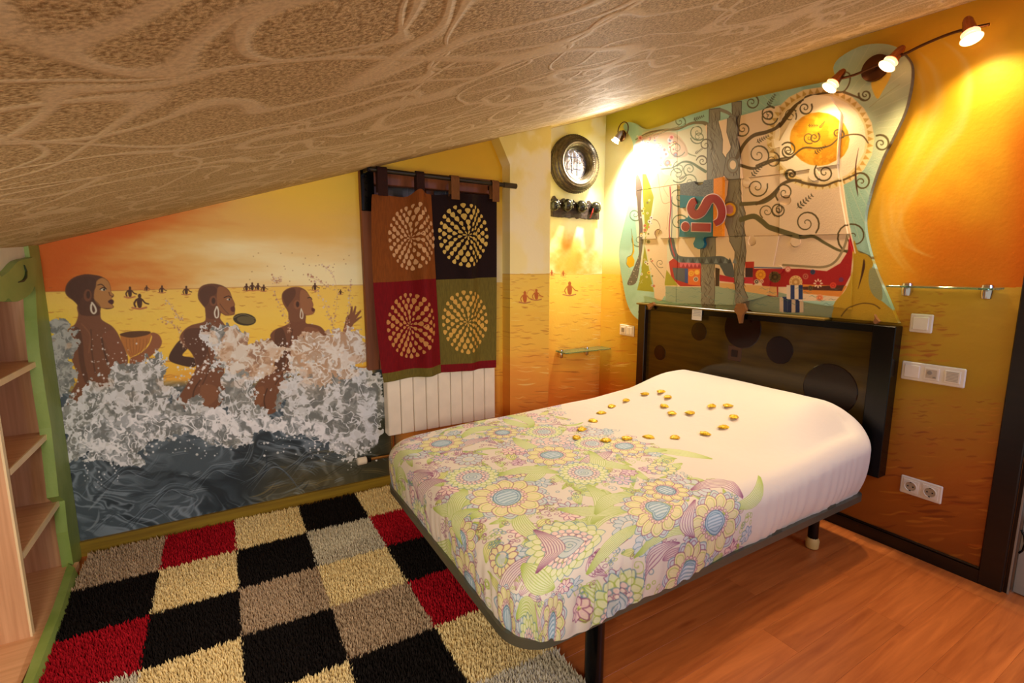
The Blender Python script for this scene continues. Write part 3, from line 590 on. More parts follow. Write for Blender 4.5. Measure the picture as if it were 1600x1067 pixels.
# ochre bulb on the right of the backing board
A.fill(b1([(575, 555), (602, 620), (655, 640), (690, 690), (668, 760), (690, 870), (760, 930), (835, 1000), (860, 1067), (480, 1067), (460, 940), (530, 850), (568, 740)]), (186, 150, 36)); A.fill(b1([(672, 720), (720, 740), (742, 830), (740, 910), (690, 880), (664, 810)]), (146, 150, 104))
A.stroke(b1([(500, 1005), (540, 960), (620, 930), (690, 935), (730, 960)]), 3, (104, 76, 24), .9); A.fill(b1([(634, 665), (640, 720), (600, 845), (618, 760)]), (70, 40, 22)); A.fill(b1([(604, 0), (590, 100), (592, 190), (600, 290), (582, 200), (584, 100)]), (74, 40, 22))
# slim pale standing shape wrapped in a patterned green robe, on the left
A.fill(b6([(165, 560), (190, 560), (240, 700), (215, 860), (180, 1000)])+b8([(300, 500), (330, 640), (180, 625), (230, 400), (262, 150)]), (150, 150, 40), smooth=False); A.fill(b8([(440, 450), (540, 585), (420, 585)]), (160, 156, 44), smooth=False)
A.fill(b6([(135, 560), (165, 640), (160, 760), (172, 900), (160, 1060), (140, 1060), (140, 760), (120, 640)]), (110, 92, 76)); A.fill(b8([(225, 60), (232, 200), (205, 400), (170, 560), (95, 575), (130, 480), (190, 330), (215, 180)]), (96, 92, 84))
for k in range(70): x, y = 978+rng.random()*26, 395+rng.random()*50; A.ell(x, y, .7, .7, (190, 186, 170), .8, n=6) if (x-975) < (y-370)*.38+8 else None
A.fill(b6([(205, 520), (262, 500), (300, 560), (352, 580), (350, 690), (330, 800), (328, 960)])+b8([(446, 200), (442, 400), (424, 560), (432, 640), (395, 712), (340, 700), (330, 600), (298, 430), (262, 250), (270, 160)])+b6([(180, 960), (215, 870), (245, 760), (225, 640)]), (222, 196, 158))
A.stroke(b6([(262, 560), (280, 680), (300, 740), (345, 730)]), 2, (150, 118, 84), .7); A.stroke(b6([(330, 800), (320, 900)]), 2, (160, 128, 92), .6); A.stroke(b6([(330, 590), (300, 640), (330, 700)]), 1.8, (160, 128, 92), .6)
A.stroke(b6([(340, 640), (345, 760), (335, 900), (345, 1000), (365, 1067)]), 5, (176, 60, 70)); A.stroke(b6([(352, 700), (352, 860), (352, 1000), (380, 1067)]), 3, (90, 96, 110))
A.stroke(b6([(235, 840), (262, 850), (278, 890), (265, 930)]), 1.6, (80, 66, 40)); A.stroke(b8([(300, 370), (350, 430), (420, 520)]), 1.6, (70, 58, 36)); A.stroke(spiral(1030, 411, 7, 1.4, 1, 1), 1.6, (70, 58, 36), smooth=False)
A.fill(b6([(130, 345), (300, 300), (400, 330), (450, 440), (330, 470), (250, 500), (200, 540), (150, 560), (120, 470)]), (204, 168, 138), .8)
for _ in range(44):
    x, y = 992+rng.random()*66, 212+rng.random()*46; q = 1.5+3.2*rng.random(); c1 = [(226, 170, 160), (206, 214, 226), (240, 226, 200), (150, 90, 80), (190, 196, 170)][rng.integers(5)]
    A.ell(x, y, q, q, c1, .9, n=12); A.ell(x, y, q*.5, q*.5, [(190, 80, 80), (110, 130, 160), (222, 190, 90)][rng.integers(3)], .9, n=10)
for _ in range(34):
    x, y = 1000+rng.random()*20, 300+rng.random()*150; q = 1.1+2*rng.random(); A.ell(x, y, q, q, [(236, 200, 60), (206, 214, 220), (214, 120, 90), (120, 130, 60), (230, 220, 180)][rng.integers(5)], .9, n=10); A.ell(x, y, q*.45, q*.45, (120, 70, 60), .9, n=8)
for k in range(5): A.stroke([(1000+k*6, 214-k), (1020+k*8, 205-k*1.5), (1045+k*7, 203-k*2), (1062+k*5, 192)], 1.6, [(150, 108, 70), (96, 120, 84), (190, 160, 110)][k % 3], .8)
# sound holes cut in the backing board show the yellow wall behind them
A.fill(b8([(128, 95), (146, 200), (156, 290), (140, 330), (158, 370), (150, 415), (115, 432), (88, 400), (95, 345), (130, 320), (142, 280), (138, 200)]), (206, 166, 20), smooth=False); A.stroke(b8([(128, 95), (140, 200), (142, 280), (128, 322), (92, 345), (86, 395), (110, 430)]), 1.6, (84, 74, 34), .9)
A.ell(*b8([(202, 813)])[0], 2.4, 3.2, (60, 70, 50)); A.fill(b7([(790, 480), (830, 590), (870, 540), (930, 420), (890, 380), (850, 440)]), (226, 180, 60)); A.stroke(b7([(780, 650), (880, 570), (990, 490)]), 1.2, (150, 140, 96), .7)
A.stroke([(1408, 79), (1421, 94), (1424, 112), (1421, 140), (1412, 175), (1394, 214), (1377, 248), (1362, 290), (1354, 322)], 7, (98, 74, 44), .85)
A.stroke([(1351, 340), (1353, 368), (1361, 401), (1372, 432), (1387, 466), (1402, 505)], 3.5, (240, 222, 176), .9)
A.stroke([(1314, 176), (1308, 246), (1314, 290), (1322, 345), (1333, 395)], 3.2, (250, 236, 196), .9)
for x, y, q, d_ in [(1056, 232, 13, 1), (1090, 214, 11, -1), (1060, 262, 10, -1), (1078, 284, 12, 1), (1232, 180, 12, -1), (1196, 330, 11, 1), (1205, 250, 12, 1), (1264, 215, 9, 1)]: A.stroke(spiral(x, y, q, 1.6, x, d_), 3.4, (92, 100, 66) if x < 1100 else (90, 74, 38), .9, smooth=False, taper=.6)
m_art = img_mat('relief_paint', A, rough=.42, bump=(140, .10), spec=.45)

# ------------------------------------------------------------------ the print on the bed cover
Q = Canvas(2, 0, .22, 2.9, .55, 2.75, 560, (232, 220, 204), direct=True)
BL, BLP, GR, GRP, PU, PUP, YE, PKP = (96, 134, 158), (208, 216, 218), (164, 186, 74), (228, 232, 184), (138, 72, 112), (226, 196, 210), (240, 228, 170), (246, 214, 206)
LW = 1.35
r = np.random.default_rng(21)
EDGE = lambda y: 1.60+.06*math.sin(y*9)+.03*math.sin(y*23+1)-.25*max(0, 1.0-y)-.16*ss(2.1, 2.5, y)
def petals(cx, cy, n, r0, r1, wd, col, line, sharp=.6, ph=0, inner=None):
    for k in range(n):
        a = ph+2*PI*k/n; ux, uy = math.cos(a), math.sin(a); vx, vy = -uy, ux
        f = lambda s_: [(cx+ux*p+vx*q, cy+uy*p+vy*q) for p, q in [(r0, -wd*.35*s_), (r0+(r1-r0)*.55, -wd*.55*s_), (r0+(r1-r0)*(.55+.45*s_), 0), (r0+(r1-r0)*.55, wd*.55*s_), (r0, wd*.35*s_)]]
        P = spline(f(1), 4); Q.fill(P, col, .9, False); Q.stroke(P, LW, line, .85, False)
        if inner: Q.stroke(spline(f(.6), 4), LW*.85, inner, .8, False)
def ring(cx, cy, r0, n, q, col, line):
    for k in range(n):
        a = 2*PI*k/n; x, y = cx+r0*math.cos(a), cy+r0*math.sin(a); Q.ell(x, y, q, q, col, .9, n=10)
        t = np.linspace(0, 2*PI, 11); Q.stroke(np.stack([x+q*np.cos(t), y+q*np.sin(t)], 1), LW*.8, line, .8, False)
def circ(cx, cy, rx, ry, line, wd=LW, rot=0):
    t = np.linspace(0, 2*PI, 26); x = rx*np.cos(t); y = ry*np.sin(t); c_, s_ = math.cos(rot), math.sin(rot)
    Q.stroke(np.stack([cx+x*c_-y*s_, cy+x*s_+y*c_], 1), wd, line, .9, False)
def flower_a(cx, cy, R):
    petals(cx, cy, 20, R*.6, R, R*.30, GRP, BL); petals(cx, cy, 20, R*.62, R*.84, R*.2, (236, 236, 190), GR, ph=.157); ring(cx, cy, R*.56, 20, R*.085, PKP, BL); ring(cx, cy, R*.42, 16, R*.07, (250, 230, 216), PU)
    Q.ell(cx, cy, R*.36, R*.36, BLP, .9); circ(cx, cy, R*.36, R*.36, BL); Q.stroke(spiral(cx, cy, R*.26, 2.4, 0, 1), LW, BL, .85, False)
def flower_b(cx, cy, R):
    petals(cx, cy, 11, R*.5, R*1.02, R*.40, BLP, BL, ph=.28, inner=PU); petals(cx, cy, 11, R*.42, R*.92, R*.42, YE, PU, inner=GR); ring(cx, cy, R*.46, 22, R*.05, PKP, PU)
    a = r.random()*3; Q.ell(cx, cy, R*.40, R*.34, (184, 206, 218), .95, rot=a); circ(cx, cy, R*.40, R*.34, BL, LW*1.6, a); circ(cx, cy, R*.33, R*.27, BL, LW, a)
    for k in range(9):
        o = (k-4)/4.6*R*.27; h = math.sqrt(max(0, 1-(o/(R*.31))**2))*R*.26; Q.stroke([(cx-h, cy+o), (cx, cy+o+R*.02), (cx+h, cy+o)], LW*.9, (250, 250, 250) if k % 2 else BL, .8)
def leaf(cx, cy, an, L, wd, pal, line, n=7, bend=.35):
    n = max(5, n-2) if line != GR else n
    ux, uy = math.cos(an), math.sin(an); vx, vy = -uy, ux
    pt = lambda t, q: (cx+ux*L*t+vx*(wd*q*math.sin(PI*min(1, t*.94+.03))**.8+bend*L*math.sin(PI*t)*.5), cy+uy*L*t+vy*(wd*q*math.sin(PI*min(1, t*.94+.03))**.8+bend*L*math.sin(PI*t)*.5))
    T = np.linspace(0, 1, 9); Q.fill([pt(t, -.5) for t in T]+[pt(t, .5) for t in T[::-1]], pal, .9, False)
    for q in np.linspace(-.5, .5, n): Q.stroke([pt(t, q) for t in T], LW*.95, line, .85, False)
def curl(x, y, q, c1): Q.stroke(spiral(x, y, q, 1.5, r.random()*6, 1 if r.random() > .5 else -1), LW, c1, .75, False)
def tail(n, y0=.6, y1=2.7):
    out = []
    while len(out) < n:
        x, y = .26+r.random()*1.6, y0+r.random()*(y1-y0)
        if x < EDGE(y)-.02: out.append((x, y))
    return out
spots = [at(px, py, 2, .49) for px, py in [(890, 850), (792, 776), (690, 692), (738, 745), (862, 717), (912, 745), (975, 705), (1030, 800), (1160, 800), (785, 680), (850, 680), (925, 700), (1040, 772), (700, 820)]]
Q.img[:] = mixc(Q.img, (238, 236, 212), np.zeros(Q.img.shape[:2]))
for x, y in tail(330): leaf(x, y, r.random()*2*PI, .05+.09*r.random(), .022+.024*r.random(), *[(GRP, GR), (GRP, GR), ((232, 216, 206), (160, 100, 134)), (YE, GR)][r.integers(4)], n=6, bend=(r.random()-.5)*.9)
for x, y in tail(620): curl(x, y, .008+.016*r.random(), [PU, BL, GR, PU][r.integers(4)])
for x, y in tail(380):
    c1 = [BL, PU, GR][r.integers(3)]
    for k in range(6): circ(x+r.normal()*.016, y+r.normal()*.016, .005+.004*r.random(), .005+.003*r.random(), c1, LW*.8)
for x, y in tail(130): petals(x, y, 7, .006, .030+.012*r.random(), .018, [PUP, BLP, PKP][r.integers(3)], [PU, BL][r.integers(2)])
for x, y in tail(44):
    R = .05+.02*r.random(); petals(x, y, 12, R*.5, R, R*.42, [PKP, BLP, YE][r.integers(3)], [BL, PU][r.integers(2)]); circ(x, y, R*.45, R*.45, BL); Q.ell(x, y, R*.3, R*.3, BLP, .8)
for k, p in enumerate(spots):
    for j in range(2):
        a = r.random()*6; leaf(p.x+.09*math.cos(a), p.y+.09*math.sin(a), a, .20+.08*r.random(), .065, GRP if j == 0 or k % 3 else (232, 216, 208), GR if j == 0 or k % 3 else PU, 9, (r.random()-.5)*1.0)
for k, p in enumerate(spots):
    if p.x < EDGE(p.y)+.05: (flower_a if k in (0, 3, 5, 10, 11) else flower_b)(p.x, p.y, [.135, .145, .115, .105, .12, .1, .1, .125, .13, .09, .09, .085, .09, .1][k])
for x, y in [(.46, 1.32), (.42, 1.72), (.44, 2.1), (.5, 1.05), (.78, .80), (1.06, .78), (1.34, .80), (1.24, 2.46), (.86, 2.5), (.56, .84), (.60, 2.4)]:
    (flower_b if r.random() > .45 else flower_a)(x, y, .10)
    for j in range(2): a = r.random()*6; leaf(x+.1*math.cos(a), y+.1*math.sin(a), a, .16, .06, GRP if j else (232, 216, 208), GR if j else PU, 8, .5)
leaf(.80, .92, 2.2, .2, .09, GRP, GR, 10, .3); leaf(.72, 1.02, 1.2, .2, .06, (238, 222, 214), PU, 10, -.4)
m_cover = img_mat('cover_print', Q, rough=.6, bump=(30, .10), spec=.25)

# ------------------------------------------------------------------ materials of the room
wenge = mat('wenge', (13, 8, 7), .32, bump=(40, .05), grain=((24, 14, 10), (3, 3, 40), .8))
black = mat('black_lacquer', (9, 8, 8), .2, spec=.3)
chrome = mat('chrome', (210, 205, 200), .12, 1)
bronze = mat('bronze', (96, 62, 40), .3, .9)
copper = mat('copper', (190, 120, 76), .22, .95)
white_plastic = mat('white_plastic', (236, 226, 208), .35)
grey_plastic = mat('grey_plastic', (150, 140, 125), .4)
dark_gap = mat('dark_gap', (30, 24, 20), .6)
glass = mat('green_glass', (176, 226, 190), .05, trans=.9, spec=.5)
beech = mat('beech_wood', (234, 184, 136), .42, bump=(60, .04), grain=((214, 160, 112), (2, 70, 3), .9))
beech_v = mat('beech_wood_upright', (228, 178, 134), .42, bump=(60, .04), grain=((204, 150, 108), (70, 70, 2.4), .9))
beech_edge = mat('pale_edge_band', (250, 226, 178), .4)
green = mat('green_paint', (150, 174, 92), .5, bump=(40, .12), grain=((120, 148, 60), (9, 9, 4), .7))
plaster = mat('white_plaster', (232, 226, 200), .8, bump=(60, .2))

# ------------------------------------------------------------------ setting
def quad(name, ax, val, u0, u1, poly, m, cv, back=.04):
    """a wall with thickness: poly in (u,z); face on the plane, body behind it"""
    b = MB(); b.prism(poly, ax, val, val+back)
    return b.build(name, m, uv=(lambda i, p: cv.uv(p)) if cv else None, kind='structure')
ct = lambda x, y: ceil_z(x, y)+.02
WX0, WX1, WZ0, WZ1 = .735, 1.46, .775, 1.775
wb = MB()
for poly in ([(-1.0, 0), (WX0, 0), (WX0, ct(WX0, YM)), (-1.0, ct(-1, YM))], [(WX1, 0), (XC0+.03, 0), (XC0+.03, ct(XC0, YM)), (WX1, ct(WX1, YM))],
             [(WX0, 0), (WX1, 0), (WX1, WZ0), (WX0, WZ0)], [(WX0, WZ1), (WX1, WZ1), (WX1, ct(WX1, YM)), (WX0, ct(WX0, YM))]):
    wb.prism(poly, 1, YM, YM+.12)
wb.build('wall_back', m_mural, uv=lambda i, p: M.uv(p), kind='structure')
cp = at(797, 257, 1, YC).z; ctop = at(783, 214, 1, YC)
MB().prism([(XC0, 0), (XC1, 0), (XC1, ct(XC1, YC)), (ctop.x-.015, ct(ctop.x, YC)), (ctop.x-.015, ceil_z(ctop.x, YC)-.005), (XC0, cp)], 1, YC, YR+.02).build('wall_column', m_col, uv=lambda i, p: KC.uv(p), kind='structure')
quad('wall_alcove', 1, YR, 0, 0, [(XC1-.05, 0), (XB+.04, 0), (XB+.04, ct(XB, YR)), (XC1-.05, ct(XC1, YR))], m_alc, KR)
DY = .56                                        # where the door casing ends the bed wall
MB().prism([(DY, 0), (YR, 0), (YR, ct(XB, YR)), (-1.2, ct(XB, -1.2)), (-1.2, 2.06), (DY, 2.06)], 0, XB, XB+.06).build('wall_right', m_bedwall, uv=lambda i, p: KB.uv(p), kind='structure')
# wall above the shelf niche, and the niche's surround
MB().box(XS-.35, XS-.012, 1.2, YM+.02, 1.215, 1.45).build('wall_left', plaster, kind='structure')

cm = bpy.data.materials.new('combed_plaster'); cm.use_nodes = True; nt = cm.node_tree; bs = nt.nodes['Principled BSDF']; bs.inputs['Roughness'].default_value = .75; bs.inputs['Specular IOR Level'].default_value = .25
tc = nt.nodes.new('ShaderNodeTexCoord')
def nd(t, **kw):
    n = nt.nodes.new(t)
    for k, v in kw.items():
        if k in n.inputs: n.inputs[k].default_value = v
        else: setattr(n, k, v)
    return n
def lk(a, b): nt.links.new(a, b)
def math_(op, a, b=None, clamp=False):
    n = nt.nodes.new('ShaderNodeMath'); n.operation = op; n.use_clamp = clamp
    for i, q in enumerate((a, b)):
        if q is None: continue
        if isinstance(q, (int, float)): n.inputs[i].default_value = q
        else: lk(q, n.inputs[i])
    return n.outputs[0]
lines = None
for sc_, off, dist, wd in ((3.0, (0, 0, 0), .35, .026), (2.2, (7, 3, 0), .6, .016), (4.2, (2, 9, 0), .3, .024), (2.0, (5, 5, 3), .8, .011), (3.2, (9, 1, 3), .4, .013)):
    mp = nd('ShaderNodeMapping'); mp.inputs['Location'].default_value = off; lk(tc.outputs['Object'], mp.inputs[0])
    n = nd('ShaderNodeTexNoise', Scale=sc_, Detail=.6, Roughness=.4, Distortion=dist); lk(mp.outputs[0], n.inputs['Vector'])
    a = math_('ABSOLUTE', math_('SUBTRACT', n.outputs[0], .5)); mr = nd('ShaderNodeMapRange'); mr.interpolation_type = 'SMOOTHSTEP'
    mr.inputs['From Min'].default_value = wd; mr.inputs['From Max'].default_value = wd*.25; lk(a, mr.inputs['Value'])
    lines = mr.outputs[0] if lines is None else math_('MAXIMUM', lines, mr.outputs[0])
gr = nd('ShaderNodeTexNoise', Scale=230.0, Detail=3.0, Roughness=.6); lk(tc.outputs['Object'], gr.inputs['Vector'])
g2 = nd('ShaderNodeTexNoise', Scale=2.2, Detail=4.0); lk(tc.outputs['Object'], g2.inputs['Vector'])
grain = math_('MULTIPLY', gr.outputs[0], math_('SUBTRACT', 1.0, lines, True))
r1 = nd('ShaderNodeValToRGB'); r1.color_ramp.elements[0].position = .34; r1.color_ramp.elements[0].color = rgba((146, 116, 68)); r1.color_ramp.elements[1].position = .62; r1.color_ramp.elements[1].color = rgba((226, 200, 146)); lk(gr.outputs[0], r1.inputs[0])
mx = nd('ShaderNodeMix', data_type='RGBA'); lk(math_('MULTIPLY', lines, .6), mx.inputs[0]); lk(r1.outputs[0], mx.inputs[6]); mx.inputs[7].default_value = rgba((236, 216, 172)); lk(mx.outputs[2], bs.inputs['Base Color'])
hh = math_('ADD', math_('MULTIPLY', lines, .55), math_('MULTIPLY', grain, .42))
bp = nd('ShaderNodeBump', Strength=.55, Distance=.014); lk(hh, bp.inputs['Height']); lk(bp.outputs[0], bs.inputs['Normal'])
cb = MB(); cx0, cx1, cy0, cy1 = -1.05, XB+.06, -1.4, YR+.04
cb.add([(x, y, ceil_z(x, y)+dz) for dz in (0, .06) for x, y in ((cx0, cy0), (cx1, cy0), (cx1, cy1), (cx0, cy1))], [(0, 1, 2, 3), (7, 6, 5, 4), (0, 4, 5, 1), (1, 5, 6, 2), (2, 6, 7, 3), (3, 7, 4, 0)])
cb.build('ceiling', cm, kind='structure')

# floor of laminate boards, each board its own piece
fl = MB().box(-1.0, 3.6, -1.3, YR+.05, -.05, -.006).build('floor', dark_gap, kind='structure')
lam = bpy.data.materials.new('laminate'); lam.use_nodes = True; nt = lam.node_tree; bs = nt.nodes['Principled BSDF']; bs.inputs['Roughness'].default_value = .34; bs.inputs['Specular IOR Level'].default_value = .4
tc = nt.nodes.new('ShaderNodeTexCoord'); oi = nt.nodes.new('ShaderNodeObjectInfo')
vm = nd('ShaderNodeVectorMath', operation='ADD'); lk(tc.outputs['Object'], vm.inputs[0]); vs_ = nd('ShaderNodeVectorMath', operation='SCALE'); vs_.inputs[3].default_value = 37.; cx_ = nd('ShaderNodeCombineXYZ'); lk(oi.outputs['Random'], cx_.inputs[0]); lk(oi.outputs['Random'], cx_.inputs[1]); lk(cx_.outputs[0], vs_.inputs[0]); lk(vs_.outputs[0], vm.inputs[1])
mp = nd('ShaderNodeMapping'); mp.inputs['Scale'].default_value = (2.2, 30, 1); lk(vm.outputs[0], mp.inputs[0])
n = nd('ShaderNodeTexNoise', Scale=1.0, Detail=7.0, Roughness=.6, Distortion=.6); lk(mp.outputs[0], n.inputs['Vector'])
mp2 = nd('ShaderNodeMapping'); mp2.inputs['Scale'].default_value = (1.6, 9, 1); lk(vm.outputs[0], mp2.inputs[0])
kn = nd('ShaderNodeTexVoronoi', Scale=1.0); lk(mp2.outputs[0], kn.inputs['Vector'])
rr = nd('ShaderNodeValToRGB'); e = rr.color_ramp.elements; e[0].position = .25; e[0].color = rgba((164, 82, 32)); e[1].position = .72; e[1].color = rgba((212, 120, 54)); lk(n.outputs[0], rr.inputs[0])
kr = nd('ShaderNodeValToRGB'); kr.color_ramp.elements[0].position = .03; kr.color_ramp.elements[0].color = rgba((170, 110, 76)); kr.color_ramp.elements[0].position = .0; kr.color_ramp.elements[1].position = .11; kr.color_ramp.elements[1].color = (1, 1, 1, 1); lk(kn.outputs['Distance'], kr.inputs[0])
mm = nd('ShaderNodeMix', data_type='RGBA', blend_type='MULTIPLY'); mm.inputs[0].default_value = .8; lk(rr.outputs[0], mm.inputs[6]); lk(kr.outputs[0], mm.inputs[7])
hv = nd('ShaderNodeHueSaturation'); lk(mm.outputs[2], hv.inputs['Color']); mrr = nd('ShaderNodeMapRange'); mrr.inputs['To Min'].default_value = .9; mrr.inputs['To Max'].default_value = 1.1; lk(oi.outputs['Random'], mrr.inputs['Value']); lk(mrr.outputs[0], hv.inputs['Value']); lk(hv.outputs[0], bs.inputs['Base Color'])
PW, PL = .128, 1.18
first = MB().box(0, PL-.0003, 0, PW-.0003, -.0065, 0, .0004).build('plank', lam, fl)
k = 0
for j in range(34):
    y = -1.25+j*PW; x = -1.0-(j*.43 % 1)*PL*.9
    while x < 3.4:
        if y < YR-.08:
            o = first if k == 0 else first.copy()
            if k: C.objects.link(o); o.parent = fl
            o.location = (x, y, 0); k += 1
        x += PL

olive_wood = mat('olive_skirting', (150, 122, 34), .42, bump=(50, .06), grain=((118, 90, 22), (3, 20, 46), .8))
b = MB(); b.box(XS+.0, XC0, YM-.012, YM, 0, .062); b.box(XS+.0, XC0, YM-.016, YM, .054, .072); b.build('baseboard_back', olive_wood, kind='structure')
b = MB(); b.box(XB-.014, XB, DY+.07, YR, 0, .058); b.box(XB-.010, XB, DY+.07, YR, .058, .068, .003); b.build('baseboard_right', wenge, kind='structure')

# door on the right: casing, jamb and grey leaf with a black painted line
d1 = MB().box(XB-.016, XB+.004, DY, DY+.075, 0, 2.12, .004).build('door_1', wenge, kind='structure')
MB().box(XB-.016, XB+.004, -.45, DY, 2.05, 2.12, .004).build('casing_head', wenge, d1)
MB().box(XB+.004, XB+.075, DY-.012, DY+.006, 0, 2.06).build('jamb', wenge, d1)
MB().box(XB+.0, XB+.006, DY-.018, DY-.0125, 0, 2.04).build('seal', grey_plastic, d1)
leafm = mat('grey_door_paint', (158, 156, 146), .45)
lf = MB().box(XB+.03, XB+.07, -.36, DY-.02, .004, 2.04, .003).build('door_leaf', leafm, d1)
p = [at(px, py, 0, XB+.028) for px, py in [(1596, 828), (1601, 838), (1602, 850), (1598, 860), (1592, 864), (1606, 872), (1625, 840)]]
MB().tube(p[:5], .004, 6).build('painted_line', black, lf)

# window: dark wood frame, sash, pane and inner shutter boards
wood = mat('dark_red_wood', (140, 78, 42), .5, bump=(50, .05), grain=((104, 54, 28), (30, 30, 3), .8)); wood2 = mat('shutter_wood', (160, 96, 54), .45, grain=((128, 72, 40), (30, 30, 3), .8))
FX0, FX1, FZ0, FZ1 = at(567, 400, 1, YM-.03).x, 1.50, at(576, 579, 1, YM-.03).z, 1.83
w1 = MB().box(FX0, WX0+.012, YM-.035, YM+.02, FZ0, FZ1, .004).build('window_1', wood, kind='structure')
for nm, a in (('frame_rail', (WX0, FX1, YM-.035, YM+.02, FZ0, WZ0+.01)), ('frame_rail', (WX0, FX1, YM-.035, YM+.02, WZ1-.03, FZ1)), ('frame_stile', (WX1-.012, FX1, YM-.035, YM+.02, WZ0, WZ1))): MB().box(*a, .004).build(nm, wood, w1)
for a in ((WX0+.012, WX0+.06, WZ0, WZ1), (WX1-.06, WX1-.012, WZ0, WZ1), (1.07, 1.12, WZ0, WZ1)): MB().box(a[0], a[1], YM+.03, YM+.07, a[2], a[3], .004).build('sash_stile', wood, w1)
MB().box(WX0+.06, WX1-.06, YM+.046, YM+.052, WZ0, WZ1).build('pane', mat('window_glass', (200, 215, 230), .03, trans=.92), w1)
for k in range(6): MB().box(WX0+.012+k*.118, WX0+.012+(k+1)*.118-.003, YM+.085, YM+.10, WZ0, WZ1, .002).build('shutter_board', wood2, w1)

# ------------------------------------------------------------------ shelf unit on the left
SX = -.655; yi = 2.655
sh = thing('built_in_bookcase', (SX-.15, 2.2, 0), 'empty beech built-in bookcase with a wavy green painted surround', 'bookcase')
MB().box(SX-.31, SX-.30, 1.2, yi+.02, 0, 1.22).build('back_panel', beech_v, sh)
MB().box(SX-.30, SX-.004, yi, yi+.02, 0, 1.25).build('side_panel', beech_v, sh)
for zt in (.932, .632, .330):
    s_ = MB().box(SX-.30, SX-.006, 2.20 if zt < .9 else 1.6, yi, zt-.02, zt).build('shelf', beech, sh); MB().box(SX-.006, SX, 2.20 if zt < .9 else 1.6, yi-.005, zt-.021, zt+.001).build('edge_band', beech_edge, s_)
MB().box(SX-.30, SX+.032, 1.2, yi, 0, .036).build('base_board', beech, sh)
dv = MB().box(SX-.30, SX-.005, 2.165, 2.185, .036, 1.22 if 0 else .91).build('divider', beech_v, sh); MB().box(SX-.005, SX+.001, 2.164, 2.186, .034, .91).build('edge_band', beech_edge, dv)
MB().box(SX-.30, SX-.005, 2.165, 2.185, .932, 1.21).build('divider', beech_v, sh)
G0 = -.638
yz = lambda pts, x=G0: [(min(at(a, b_, 0, x).y, YM-.001), at(a, b_, 0, x).z) for a, b_ in pts]
inner = yz([(55.6, 455), (58, 500), (62, 549), (71, 612), (80, 668), (86, 720), (92, 775), (101, 782), (106, 830), (113, 872)])
poly = [(YM-.002, 1.39)]+[(YM-.002, 0)]+[(inner[-1][0], 0)]+inner[::-1]+[(inner[0][0]-.01, 1.39)]
MB().prism(poly, 0, G0, SX-.02).build('green_surround', green, sh)
kb_in = [at(a, b_, 2, .052) for a, b_ in [(106, 880), (83, 948), (55, 1016), (36, 1067)]]; kb_out = [at(a, b_, 2, .052) for a, b_ in [(116, 886), (97, 948), (62, 1040), (50, 1067)]]
ki = [(v_.x, v_.y) for v_ in kb_in]+[(-.645, 1.2)]; ko = [(v_.x, v_.y) for v_ in kb_out]+[(-.60, 1.2)]
b = MB(); n_ = len(ki)
b.add([(x, y, .052) for x, y in ki]+[(x, y, .052) for x, y in ko]+[(x+.012, y, 0) for x, y in ko]+[(x, y, 0) for x, y in ki], [(i+a*n_, i+1+a*n_, i+1+((a+1) % 4)*n_, i+((a+1) % 4)*n_) for i in range(n_-1) for a in range(4)]+[(0, n_, 2*n_, 3*n_), (4*n_-1, 3*n_-1, 2*n_-1, n_-1)])
b.build('green_kerb', green, sh)
lobe = [(-140, 440), (-60, 440), (-30, 450), (0, 431), (3, 432), (15, 423), (28, 409), (44, 404), (56, 404), (57, 430), (53, 450), (45, 461), (30, 470), (20, 471), (13, 466), (5, 471), (-20, 470), (-60, 478), (-140, 470)]
lb = MB().prism([tuple(q) for q in spline(yz(lobe, -.630), 4, True)], 0, -.630, SX).build('scalloped_valance', mat('leaf_green_paint', (156, 180, 100), .5, grain=((126, 160, 84), (5, 5, 5), .9)), sh)
MB().tube([tuple(v_) for v_ in [at(a, b_, 0, -.628) for a, b_ in [(38, 414), (41, 424), (40, 433), (36, 439), (29, 441)]]], [.002, .004, .0055, .004, .0015], 8).build('painted_smile', mat('dark_green_paint', (44, 62, 34), .5), lb)

# ------------------------------------------------------------------ rug: coloured squares of shag pile
XE = [-.605, -.318, -.03, .268, .568, .885]; YE_ = [2.735, 2.422, 2.105, 1.808, 1.512, 1.216, .92, .622, .325]
rug = thing('shag_rug', (.14, 1.53, 0), 'shaggy rug of black, red, cream and taupe squares beside the bed', 'rug')
MB().box(XE[0], XE[-1], YE_[-1], YE_[0], .001, .008, .002).build('backing', mat('rug_backing', (60, 50, 42), .9), rug)
RC = {'k': (26, 19, 16), 'r': (184, 18, 34), 'c': (255, 230, 168), 't': (196, 168, 136), 'g': (220, 208, 182)}
pile_mats = {}
for q, c_ in RC.items():
    m = mat('pile_'+q, c_, .85, spec=.15, grain=(tuple(np.asarray(c_)*.82), (160, 160, 30), .9)); pile_mats[q] = m
rows = ['trckc', 'kckgr', 'rktck', 'gcktr', 'trckc', 'ckrtg', 'kctrk', 'rgkct']
